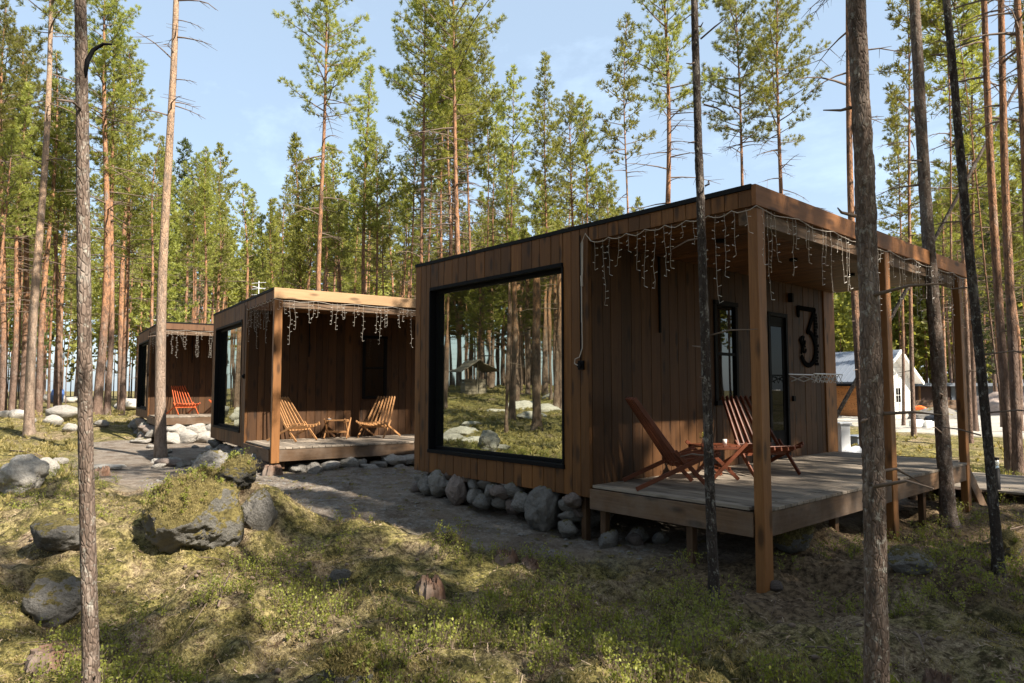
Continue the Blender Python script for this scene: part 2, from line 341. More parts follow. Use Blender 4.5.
# ------------------------------------------------------------------ ground sheet
def axis(lo, hi, a, b, step, grow=1.09):
    c = list(np.arange(a, b, step)); s = step; x = c[-1]
    while x < hi: s = min(s*grow, 25); x += s; c.append(x)
    s = step; x = c[0]; pre = []
    while x > lo: s = min(s*grow, 25); x -= s; pre.append(x)
    return np.array(pre[::-1]+c)
gx = axis(-420, 420, -4.5, 10.5, .045); gy = axis(-420, 420, -5.8, 7.0, .045)
X, Y = np.meshgrid(gx, gy); Z = height(X, Y)
near = sstep(16, 8, np.hypot(X-6, Y+3)); pm = pathmask(X, Y)
Z = Z + near*(1-pm)*fbm(X*22, Y*22, 2, 78)*.020
nx_, ny_ = len(gx), len(gy)
me = bpy.data.meshes.new('ground'); me.vertices.add(nx_*ny_); me.vertices.foreach_set('co', np.stack([X, Y, Z], -1).ravel().astype(np.float32))
i0 = (np.arange(ny_-1)[:, None]*nx_+np.arange(nx_-1)[None]).ravel(); fq = np.stack([i0, i0+1, i0+nx_+1, i0+nx_], -1)
me.loops.add(fq.size); me.loops.foreach_set('vertex_index', fq.ravel().astype(np.int32)); me.polygons.add(len(fq)); me.polygons.foreach_set('loop_start', np.arange(0, fq.size, 4, dtype=np.int32))
me.update(calc_edges=True); me.polygons.foreach_set('use_smooth', [True]*len(fq)); me.materials.append(M['ground'])
zc = np.ones((nx_*ny_, 4), np.float32); zc[:, 0] = pm.ravel()
yardd = polydist(X, Y, [(-1, 21), (5.5, 24), (16, 28), (22, 60), (-2, 75), (-16, 50), (-9, 33)]) + fbm(X*.4, Y*.4, 3, 9)*2
zc[:, 1] = (sstep(-.8, .8, yardd)).ravel()
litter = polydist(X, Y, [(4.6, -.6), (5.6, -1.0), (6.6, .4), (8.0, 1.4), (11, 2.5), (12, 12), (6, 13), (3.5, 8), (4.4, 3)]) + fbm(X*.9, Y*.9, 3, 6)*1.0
zc[:, 2] = (sstep(-.4, .4, litter)*.85).ravel()  # mask for the litter that also carries painted shade
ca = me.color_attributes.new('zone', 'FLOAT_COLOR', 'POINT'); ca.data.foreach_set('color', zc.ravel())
g_ = bpy.data.objects.new('ground', me); C.objects.link(g_); tag(g_, kind='structure')
def gz(x, y): return float(height(x, y))

# ------------------------------------------------------------------ cabins
Wd, Ld, Dp, ZF, ZD = 3.41, 5.41, 6.1, 2.80, .133
rnd = random.Random(4)
def boards_x(mb, x0, x1, z0, z1, y0, y1, w=.19, r=rnd, gap=.006):     # vertical boards along x
    x = x0
    while x < x1-.01:
        e = min(x+w*r.choice((1, 1, 1, .72)), x1)
        if x1-e < .04: e = x1
        j = r.uniform(0, .004); t = r.random(); mb.box((x+gap/2, y0-j, z0), (e-gap/2, y1, z1), (t, r.random(), t)); x = e
def boards_y(mb, y0, y1, z0, z1, x0, x1, w=.19, r=rnd, gap=.006):
    y = y0
    while y < y1-.01:
        e = min(y+w*r.choice((1, 1, 1, .72)), y1)
        if y1-e < .04: e = y1
        j = r.uniform(0, .004); t = r.random(); mb.box((x0, y+gap/2, z0), (x1+j, e-gap/2, z1), (t, r.random(), t)); y = e
def make_cabin(loc, rz, label, feet, seed, fascia='trim_y', number=False, antenna=False, flash=False):
    """local frame: x along the window side, y into the plot, z=0 underside of the box; root sits on the ground half a metre lower"""
    r = random.Random(seed); root = empty('cabin', loc, rz); tag(root, label, 'cabin', 'wooden cabins in a row')
    def B(mb, name, mat, parent=root, bev=0, sm=False): 
        o = mb.build(name, M[mat] if isinstance(mat, str) else [M[q] for q in mat], parent, sm, bev); return o
    # inner core keeps the light out; boards stand proud of it
    m = MB(); m.box((.03, .36, .02), (Wd-.04, Dp-.03, 2.86)); B(m, 'inner_box', 'black')
    wx0, wx1, wz0, wz1 = .38, 3.02, .31, 2.60
    m = MB(); bx = 0.
    boards_x(m, .0, wx0, 0, 2.954, 0, .05, r=r); boards_x(m, wx1, Wd, 0, 2.954, 0, .05, r=r, w=.13)
    boards_x(m, wx0, wx1, wz1, 2.954, 0, .05, r=r); boards_x(m, wx0, wx1, 0, wz0, 0, .05, r=r)
    m.box((0.002, .051, 0.002), (wx0, .355, 2.92), (.3, .3, .3)); m.box((wx1, .051, .002), (Wd-.05, .355, 2.92), (.3, .3, .3))
    m.box((wx0, .051, .002), (wx1, .355, wz0), (.3, .3, .3)); m.box((wx0, .051, wz1), (wx1, .355, 2.92), (.3, .3, .3))
    B(m, 'front_wall', 'clad', bev=.003)
    m = MB(); boards_y(m, .052, Dp, 0, 2.954, -.002, .02, r=r); B(m, 'rear_side_wall', 'clad')
    m = MB(); boards_x(m, 0, Wd, 0, 2.954, Dp, Dp+.02, r=r); B(m, 'back_wall', 'clad')
    # wall under the porch with openings for window and door
    m = MB(); xa, xb = Wd-.04, Wd
    sy0, sy1, sz0, sz1 = 2.50, 3.03, .98, 2.33; dy0, dy1, dz1 = 3.90, 4.50, 2.31
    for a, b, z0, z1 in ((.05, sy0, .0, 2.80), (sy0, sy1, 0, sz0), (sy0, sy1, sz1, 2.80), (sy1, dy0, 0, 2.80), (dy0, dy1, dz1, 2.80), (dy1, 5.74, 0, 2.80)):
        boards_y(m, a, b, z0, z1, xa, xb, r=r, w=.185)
    B(m, 'porch_wall', 'clad_shaded', bev=.003)
    m = MB(); m.box((Wd-.05, 5.745, 0), (Wd+.025, Dp+.03, 2.80), (.6, .6, .6)); B(m, 'corner_board', 'post', bev=.004)
    # big picture window
    m = MB(); fy = .11
    m.box((wx0+.001, -.022, wz1-.035), (wx1-.001, fy+.06, wz1+.012)); m.box((wx0-.02, -.028, wz0-.035), (wx1+.02, fy+.06, wz0+.014))
    m.box((wx0-.012, -.018, wz0+.015), (wx0+.014, fy+.06, wz1-.036)); m.box((wx1-.014, -.018, wz0+.015), (wx1+.012, fy+.06, wz1-.036))
    m.box((wx0+.015, fy-.03, wz0+.015), (wx0+.06, fy+.05, wz1-.036)); m.box((wx1-.06, fy-.03, wz0+.015), (wx1-.015, fy+.05, wz1-.036))
    m.box((wx0+.061, fy-.03, wz0+.015), (wx1-.061, fy+.05, wz0+.055)); m.box((wx0+.061, fy-.03, wz1-.08), (wx1-.061, fy+.05, wz1-.037))
    wnd = B(m, 'picture_window_frame', 'black', bev=.003)
    m = MB(); m.box((wx0+.05, fy, wz0+.04), (wx1-.05, fy+.03, wz1-.06)); B(m, 'pane', 'mirror', wnd)
    # slot window in the porch wall
    m = MB(); x0, x1 = Wd-.039, Wd+.022
    m.box((x0, sy0-.03, sz1-.03), (x1+.012, sy1+.03, sz1+.03)); m.box((x0, sy0-.03, sz0-.03), (x1+.02, sy1+.03, sz0+.03))
    m.box((x0, sy0-.028, sz0+.031), (x1, sy0+.035, sz1-.031)); m.box((x0, sy1-.035, sz0+.031), (x1, sy1+.028, sz1-.031)); m.box((x0, sy0+.036, 1.62), (x1-.012, sy1-.036, 1.66))
    sw = B(m, 'window_frame', 'black', bev=.003)
    m = MB(); m.box((Wd-.035, sy0+.03, sz0+.025), (Wd-.012, sy1-.03, sz1-.025)); B(m, 'pane', 'glass', sw)
    # door
    m = MB(); m.box((x0, dy0+.002, ZD+.002), (x1, dy0+.06, dz1)); m.box((x0, dy1-.06, ZD+.002), (x1, dy1-.002, dz1)); m.box((x0, dy0+.061, dz1-.06), (x1, dy1-.061, dz1)); m.box((x0, dy0+.061, ZD+.002), (x1, dy1-.061, ZD+.05))
    m.box((Wd-.036, dy0+.061, ZD+.051), (Wd-.01, dy0+.13, dz1-.061)); m.box((Wd-.036, dy1-.13, ZD+.051), (Wd-.01, dy1-.061, dz1-.061)); m.box((Wd-.036, dy0+.131, ZD+.051), (Wd-.01, dy1-.131, .55)); m.box((Wd-.036, dy0+.131, 2.1), (Wd-.01, dy1-.131, dz1-.061))
    dr = B(m, 'door', 'black', bev=.003)
    m = MB(); m.box((Wd-.034, dy0+.125, .54), (Wd-.018, dy1-.125, 2.11)); B(m, 'pane', 'doorglass', dr)
    m = MB(); m.tube([(Wd-.01, dy0+.11, 1.15), (Wd+.05, dy0+.11, 1.15), (Wd+.05, dy0+.23, 1.15)], .01, 8); B(m, 'handle', 'pot', dr)
    # roof: slab, fascia boards, flashing, soffit
    m = MB(); m.box((.03, .03, 2.93), (Ld-.04, Dp+.01, 2.965)); m.box((-.008, -.012, 2.955), (Ld-.045, .029, 3.0)); m.box((-.008, .030, 2.955), (.029, Dp+.03, 3.0)); m.box((.03, Dp+.011, 2.955), (Ld-.045, Dp+.03, 3.0))
    roof = B(m, 'roof', 'roofing')
    m = MB(); x = Wd+.002
    while x < Ld-.05:
        e = min(x+.14, Ld-.045); t = r.random(); m.box((x+.002, 0.004, ZF), (e-.002, .035, 2.954), (t, r.random(), t)); x = e
    B(m, 'front_fascia', 'clad', roof, bev=.003)
    m = MB(); m.box((Ld-.044, -.006, ZF-.0), (Ld, Dp*.52, 2.992), (.5, .2, .5)); m.box((Ld-.044, Dp*.52+.003, ZF), (Ld-.001, Dp+.035, 2.992), (.62, .7, .6)); B(m, 'side_fascia', fascia, roof, bev=.004)
    if flash: m = MB(); m.box((Ld-.05, -.008, 2.9935), (Ld+.012, Dp+.03, 3.03)); B(m, 'flashing', 'roofing', roof)
    m = MB(); y = .036
    while y < Dp-.02:
        e = min(y+.12, Dp); t = r.random()*.8+.1; m.box((Wd+.03, y+.003, ZF-.018), (Ld-.05, e-.003, ZF-.0), (t, t, r.random())); y = e
    m.box((Wd+.03, .036, ZF+.002), (Ld-.05, Dp, 2.92), (.2, .2, .2)); B(m, 'soffit', 'trim', roof)
    m = MB(); m.box((Ld-.20, .04, ZF-.15), (Ld-.055, Dp-.03, ZF-.02), (.4, .4, .4)); B(m, 'porch_beam', 'deckface_y', roof, bev=.004)
    for yy in (.95, 2.6, 4.3):
        m = MB(); m.tube([(4.47, yy, ZF-.05), (4.47, yy, ZF-.02)], .05, 14); B(m, 'downlight', 'black', roof)
    # posts to the ground
    for py_, fz in zip((.065, 2.985, 5.72), feet):
        m = MB(); m.box((Ld-(.16 if 1 < py_ < 4 else .095), py_-.06, fz), (Ld-.003, py_+.085, ZF-.022), (r.random(), .5, .5)); B(m, 'post', 'post', bev=.006)
    # deck
    m = MB(); y = .03
    while y < Dp-.15:
        t = r.random(); j = r.uniform(-.004, .004); m.box((Wd+.002, y+.004, ZD-.032), (Ld-.155-j, y+.116, ZD), (t, r.random(), t)); y += .12
    m.box((Wd+.002, y+.004, ZD-.032), (Ld-.155, 5.93, ZD), (.5, .5, .5)); 
    B(m, 'deck_boards', 'deck', bev=.004)
    m = MB(); yy = .14; nb_ = 0
    while yy < 5.62:                                                  # board ends run out to the edge between the posts
        e = yy+.116
        if yy > 3.0 and nb_ == 0: B(m, 'deck_edge', 'deck', bev=.003); m = MB(); nb_ = 1
        if abs(yy+.058-3.0) > .14: t = r.random(); m.box((Ld-.154, yy+.004, ZD-.032), (Ld-.002, e, ZD-.0015), (t, r.random(), t))
        yy += .12
    B(m, 'deck_edge', 'deck', bev=.003)
    m = MB(); m.box((Wd+.01, -.018, -.115), (Ld-.098, .003, ZD-.034), (.5, .7, .4)); B(m, 'deck_joist', 'deckface', bev=.003)
    m = MB(); m.box((Wd+.01, 5.935, -.115), (Ld-.153, 5.96, ZD-.034), (.5, .7, .4)); B(m, 'deck_joist', 'deckface', bev=.003)
    for yy in (1.2, 2.4, 3.6, 4.8): m = MB(); m.box((Wd+.01, yy, -.1), (Ld-.153, yy+.045, ZD-.036)); B(m, 'deck_joist', 'deckface', bev=.003)
    m = MB(); m.box((Ld-.05, .14, -.115), (Ld-.012, 2.90, ZD-.036), (.5, .1, .6)); B(m, 'deck_side_joist', 'deckface_y', bev=.003); m = MB(); m.box((Ld-.05, 3.085, -.115), (Ld-.012, 5.64, ZD-.036), (.7, .9, .3)); B(m, 'deck_side_joist', 'deckface_y', bev=.003)
    for (xx, yy, fz) in ((Ld-.16, .24, feet[0]), (Ld-.16, 1.72, feet[1]), (Ld-.16, 4.3, feet[1]), (4.62, .09, feet[0]), (Wd+.15, .07, feet[0]), (Wd-.17, .12, feet[0]), (.18, .18, feet[0]), (Wd-.2, 3, feet[0]), (.2, 3, feet[0]), (.2, 5.8, feet[0]), (Wd-.2, 5.8, feet[1])):
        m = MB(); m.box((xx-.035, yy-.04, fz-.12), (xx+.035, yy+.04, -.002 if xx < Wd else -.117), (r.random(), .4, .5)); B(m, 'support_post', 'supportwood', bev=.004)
    # stair at the far end
    m = MB()
    for xx in (Ld-.10, Ld-1.05): m.beam((xx, 5.96, .0), (xx, 6.85, feet[2]-.02), .04, .2, side=(1, 0, 0))
    for q in range(3): zz = ZD-.19-.17*q; m.box((Ld-1.03, 6.02+.25*q, zz), (Ld-.12, 6.27+.25*q, zz+.035))
    B(m, 'stair', 'deckface_y', bev=.003)
    # small fittings
    m = MB(); m.box((3.27, -.03, 1.38), (3.345, -.004, 1.48)); m.tube([(3.30, -.05, 1.43), (3.30, -.03, 1.43)], .03, 10); B(m, 'outlet', 'black')
    m = MB(); m.tube([(3.30, -.012, 1.48), (3.30, -.012, 2.88)], .006, 6); B(m, 'conduit', 'black')
    m = MB(); m.box((Wd+.003, 4.56, 2.50), (Wd+.07, 4.62, 2.64)); B(m, 'wall_lamp', 'black', bev=.006)
    m = MB(); m.box((Wd+.005, 1.26, 1.85), (Wd+.03, 1.28, 2.79)); B(m, 'cable_strip', 'black')
    m = MB(); m.box((Wd+.003, 4.60, .98), (Wd+.035, 4.67, 1.06)); B(m, 'wall_switch', 'black', bev=.004)
    if number:
        # black cut-out number 3: a flat-topped three with sprigs growing inside and along its back
        m = MB(); X_ = Wd+.018
        def P(a, b): return (X_, 4.86+a, 2.44-b)
        def stroke(pts, w):
            for a, b in zip(pts[:-1], pts[1:]): m.beam(P(*a), P(*b), w, .014, side=None)
            for a in pts[1:-1]: m.tube([(X_-.007, P(*a)[1], P(*a)[2]), (X_+.007, P(*a)[1], P(*a)[2])], w/2, 10)
        def strokeflat(pts, w):
            for (a, b) in zip(pts[:-1], pts[1:]):
                p, q = Vector(P(*a)), Vector(P(*b)); m.beam(p, q, w, .014, side=(0, (q-p).z, -(q-p).y))
            for a in pts: c_ = P(*a); m.tube([(X_-.007, c_[1], c_[2]), (X_+.0068, c_[1], c_[2])], w/2, 10)
        strokeflat([(.0, .12), (.0, .0), (.56, .0), (.30, .37)], .074)
        arc = [(.30+.26*math.sin(t), .63-.27*math.cos(t)) for t in np.linspace(0, math.pi*1.32, 18)]
        strokeflat(arc, .074)
        for cx_, cy_, rr in ((.13, .52, .07), (.17, .65, .05)):
            strokeflat([(cx_+rr*math.cos(t), cy_+rr*math.sin(t)) for t in np.linspace(0, 5.2, 9)], .032)
        strokeflat([(.06, .72), (.11, .60), (.15, .48)], .026); strokeflat([(.10, .60), (.02, .50)], .022)
        rr = random.Random(3); q = .05
        while q < .86:
            ww = rr.uniform(.05, .12); m.box((X_-.006, 4.86+.53, 2.44-q-.045), (X_+.006, 4.86+.56+ww*.9, 2.44-q)); q += .05
        B(m, 'number_sign', 'signblack')
    if antenna:
        m = MB(); m.tube([(3.45, .2, 2.96), (3.45, .2, 3.38)], .009, 6)
        for q in range(3): m.tube([(3.30, .10, 3.10+.12*q), (3.60, .30, 3.10+.12*q)], .006, 5)
        m.tube([(3.32, .35, 3.24), (3.58, .05, 3.24)], .006, 5)
        B(m, 'antenna', 'plastic', roof)
    return root
C1 = make_cabin((0, 0, 0), 0, 'nearest brown wooden cabin with a black number three beside its door', (-.60, -.66, -.72), 11, number=True)
P2, A2 = (-8.85, 0, -.01), -.1292
C2 = make_cabin(P2, A2, 'middle wooden cabin with pale sunlit roof edge and two pale wooden porch chairs', (-.14, -.5, -.5), 12, 'trim_sunlit', antenna=True)
P3, A3 = (-19.53, .79, .18), -.124
C3 = make_cabin(P3, A3, 'farthest wooden cabin with an orange chair on its porch', (-.75, -.75, -.75), 13, 'fascia_brown', antenna=True, flash=True)
for c in (C1, C2, C3):                                               # roots down on the ground, parts keep their place
    c.location.z -= .5
    for ch in c.children: ch.location.z += .5
def loc_of(P_, A_, x, y, z):
    c, s = math.cos(A_), math.sin(A_); return (P_[0]+c*x-s*y, P_[1]+s*x+c*y, P_[2]+z)
PL = [((0, 0, 0), 0), (P2, A2), (P3, A3)]

# ------------------------------------------------------------------ string lights
def make_lights(loc, rz, label, seed, plug):
    r = random.Random(seed); root = empty('string_lights', loc, rz); tag(root, label, 'string lights', 'icicle light strings along the porch roofs')
    m = MB(); pts = []; n = 16; zr = ZF+.0; ax = Wd+.06
    for i in range(n*2+1):
        t = i/(n*2); x = ax+(Ld+.01-ax)*t; pts.append((x, -.02, zr-.012-.045*abs(math.sin(i*math.pi/4))*(.6+.4*r.random())))
    for i in range(1, 41):
        y = -.01+(Dp)*i/40; pts.append((Ld+.016, y, zr-.008-.05*abs(math.sin(i*math.pi/5))*(.5+.5*r.random())))
    m.tube(pts, .0042, 5); 
    if plug: m.tube([(ax, -.02, zr-.01), (3.40, -.035, zr+.08), (3.335, -.03, zr-.02), (3.335, -.03, 2.35), (3.34, -.03, 1.62), (3.31, -.045, 1.52), (3.25, -.05, 1.50), (3.24, -.05, 1.45), (3.29, -.055, 1.43)], .006, 5)
    if plug: m.tube([(3.355, -.03, 2.8), (3.35, -.03, 2.45), (3.335, -.03, 2.3), (3.335, -.03, 1.9)], .007, 5); m.tube([(3.335, -.03, 2.42), (3.34, -.03, 2.30)], .014, 6)
    m.build('cable', M['wire'], root)
    def strand(x, y, L, alongx):
        m = MB(); p = Vector((x, y, zr-.02)); pts = [tuple(p)]; dx = 0; k_ = max(3, int(L/.07)); tw = []
        for i in range(k_):
            dx += r.uniform(-.012, .012); dy = r.uniform(-.006, .006)
            q = Vector((x+(dx if alongx else dy), y+(dy if alongx else dx), p.z-L*(i+1)/k_)); pts.append(tuple(q))
            s_ = r.choice((-1, 1)); e = q+Vector(((s_*.035 if alongx else .01), (.01 if alongx else s_*.035), r.uniform(-.02, .02))); tw.append((q, e))
        m.tube(pts, .0017, 4); m.mi = 1
        for q, e in tw: m.tube([q, (q+e)/2, e], [.0010, .0020, .0034], 4)
        m.build('icicle_strand', [M['wire'], M['bulb']], root)
    x = ax+.05; pat = (.42, .8, .5, .42, .22, .52, .6, .9, .55, .5, .22, .3, .62, 1.0, .62, .55, .28, .3, .75)
    i = 0
    while x < Ld-.05: strand(x, -.022, pat[i % len(pat)]*r.uniform(.65, .95), True); x += r.uniform(.09, .13); i += 1
    y = .08
    while y < Dp-.05:
        for q in range(r.choice((3, 4))):
            if y < Dp-.05: strand(Ld+.018, y, r.choice((.2, .3, .45, .6, .85))*r.uniform(.8, 1), False); y += r.uniform(.06, .1)
        y += r.uniform(.08, .22)
    return root
LL = ['white icicle lights along the roof edge of the nearest cabin, plugged in at its corner', 'white icicle lights hanging from the pale roof edge of the middle cabin', 'white icicle lights on the farthest cabin above the orange chair']
for i, ((P_, A_), lb) in enumerate(zip(PL, LL)): make_lights(P_, A_, lb, 30+i, i == 0)

# ------------------------------------------------------------------ chairs and tables
def make_chair(loc, rz, mat, label, s=1.0):
    """local: y forward"""
    root = empty('lounge_chair', loc, rz); tag(root, label, 'chair', 'slatted folding lounge chairs on the porches'); root.scale = (s, s, s)
    mm = M[mat]; n = 7
    m = MB()
    for i in range(n):
        t = i/(n-1)*2-1; sag = .045*(1-t*t); tt = .3+.4*((i*37) % 10)/10
        m.beam((t*.215, -.45-sag*.4, .94), (t*.30, .0-sag, .29-sag*.3), .022, .045, side=(1, 0, 0), col=(tt, tt, tt))
    for zz, f in ((.90, .06), (.36, .93)): m.tube([(-(.215+.085*f)-.015, -.45+.45*f-.02, zz), (.215+.085*f+.015, -.45+.45*f-.02, zz)], .007, 6)
    m.build('backrest', mm, root, bevel=.003)
    m = MB()
    for i in range(n-1):
        t = (i+.5)/(n-1)*2-1; sag = .05*(1-t*t); tt = .3+.4*((i*53) % 10)/10
        m.beam((t*.30, -.05, .27-sag*.6), (t*.29, .44, .375-sag*.9), .022, .042, side=(1, 0, 0), col=(tt, tt, tt))
    m.tube([(-.30, .40, .36), (.30, .40, .36)], .007, 6)
    m.build('seat', mm, root, bevel=.003)
    for sx in (-1, 1):
        m = MB(); m.beam((sx*.325, -.06, .40), (sx*.325, .30, .012), .022, .045, side=(1, 0, 0)); m.build('leg', mm, root, bevel=.003)
        m = MB(); m.beam((sx*.352, .34, .385), (sx*.352, -.47, .018), .022, .045, side=(1, 0, 0)); m.build('leg', mm, root, bevel=.003)
    m = MB(); m.beam((-.34, .08, .245), (.34, .08, .245), .03, .03); m.build('crossbar', mm, root)
    return root
def make_table(loc, rz, mat, label, s=1., solid=True):
    root = empty('folding_table', loc, rz); tag(root, label, 'table', 'small folding porch tables'); root.scale = (s, s, s); mm = M[mat]
    m = MB()
    if solid:
        for q in range(6): m.box((-.20, -.24+.08*q, .37), (.20, -.165+.08*q, .39), (.3+.08*q, .5, .5))
    else:
        for q in range(6): m.box((-.20, -.24+.08*q, .372), (.20, -.20+.08*q, .39), (.3+.08*q, .5, .5))
    m.box((-.20, -.25, .345), (-.178, .25, .3695)); m.box((.178, -.25, .345), (.20, .25, .3695))
    m.build('tabletop', mm, root, bevel=.003)
    for sx in (-1, 1):
        m = MB(); m.beam((sx*.21, -.27, .42), (sx*.21, .17, .012), .02, .04, side=(1, 0, 0)); m.build('leg', mm, root, bevel=.002)
        m = MB(); m.beam((sx*.232, .27, .42), (sx*.232, -.17, .012), .02, .04, side=(1, 0, 0)); m.build('leg', mm, root, bevel=.002)
    m = MB(); m.beam((-.23, .06, .14), (.23, .06, .14), .02, .03); m.beam((-.21, -.06, .14), (.21, -.06, .14), .02, .03); m.build('stretcher', mm, root)
    return root
zd = ZD
make_chair((4.04, .62, zd), R(-40), 'redwood', 'dark red slatted chair seen from the side, left end of the nearest porch')
make_chair((4.10, 2.36, zd), R(-113), 'redwood', 'dark red slatted chair under the narrow window of the nearest cabin')
make_table((4.0, 1.52, zd), R(-32), 'redwood', 'red wooden folding table with a small potted plant on it')
def pot_plant(loc):
    root = empty('potted_plant', loc); tag(root, 'tiny green plant in a pale pot on the red table', 'plant')
    m = MB(); m.tube([(0, 0, 0), (0, 0, .005), (0, 0, .07), (0, 0, .075)], [.022, .026, .034, .034], 14); m.build('pot', M['pot'], root, True)
    rr = np.random.default_rng(2); n = 60; c = rr.normal(0, .018, (n, 3))+np.array([0, 0, .10]); d = rr.normal(0, 1, (n, 3)); d[:, 2] = abs(d[:, 2]); d /= np.linalg.norm(d, axis=1)[:, None]
    s_ = np.cross(d, rr.normal(0, 1, (n, 3))); s_ /= np.linalg.norm(s_, axis=1)[:, None]
    q = np.stack([c-d*.0, c+d*.015+s_*.009, c+d*.035, c+d*.015-s_*.009], 1); me = quads_mesh('leaves', q, rr.random((n, 1)), [M['leaf']]); o = bpy.data.objects.new('leaves', me); C.objects.link(o); o.parent = root
pot_plant((3.93, 1.42, zd+.39))
m = MB(); m.tube([(0, 0, 0), (0, 0, .06)], [.022, .026], 12); o = m.build('cup', M['pot'], None, True); o.location = (4.06, 1.62, zd+.39); tag(o, 'small pale cup beside the potted plant on the red table', 'cup')
def p2(x, y): return loc_of(P2, A2, x, y, zd)
make_chair(p2(3.98, .86), A2+R(-58), 'palewood', 'pale wooden slatted chair just right of the middle cabin corner post', .93)
make_chair(p2(3.93, 2.62), A2+R(-142), 'palewood', 'pale wooden slatted chair under the small window of the middle cabin', .93)
make_table(p2(3.80, 1.78), A2+R(58), 'palewood', 'pale wooden folding table between the two pale chairs', 1.0, False)
m = MB(); m.tube([(0, 0, 0), (0, 0, .03)], [.03, .04], 12); o = m.build('ashtray', M['pot'], None, True); q = p2(3.77, 1.62); o.location = (q[0], q[1], q[2]+.39); tag(o, 'small pale dish on the table between the pale chairs', 'dish')
def p3(x, y): return loc_of(P3, A3, x, y, zd)
make_chair(p3(3.9, 1.0), A3+R(-72), 'orangewood', 'bright orange slatted chair on the porch of the farthest cabin')
make_table(p3(3.85, 2.15), A3+R(-35), 'orangewood', 'orange folding table beside the orange chair on the farthest porch', 1.15, False)

# drying rack folded out from the porch wall of cabin 1
root = empty('drying_rack', (Wd+.03, 4.72, 1.36)); tag(root, 'white wall drying rack with crossed bars below the black number three', 'drying rack')
m = MB(); m.tube([(.42, -.33, .03), (.42, .62, .03)], .010, 6); m.tube([(.0, -.25, .03), (.0, .55, .03)], .01, 6); m.build('rail', M['plastic'], root)
m = MB()
for q in range(7):
    y0 = -.30+.14*q; m.tube([(.40, y0, .03), (.40, y0+.13, -.10)], .005, 5); m.tube([(.412, y0+.13, .03), (.412, y0, -.10)], .005, 5)
for yy in (-.2, .5):
    for a, b in ((0, .2), (.2, .4)): m.tube([(a, yy, .0), (b, yy, -.08)], .008, 5); m.tube([(a, yy+.016, -.08), (b, yy+.016, .0)], .008, 5)
m.build('crossed_bars', M['plastic'], root)

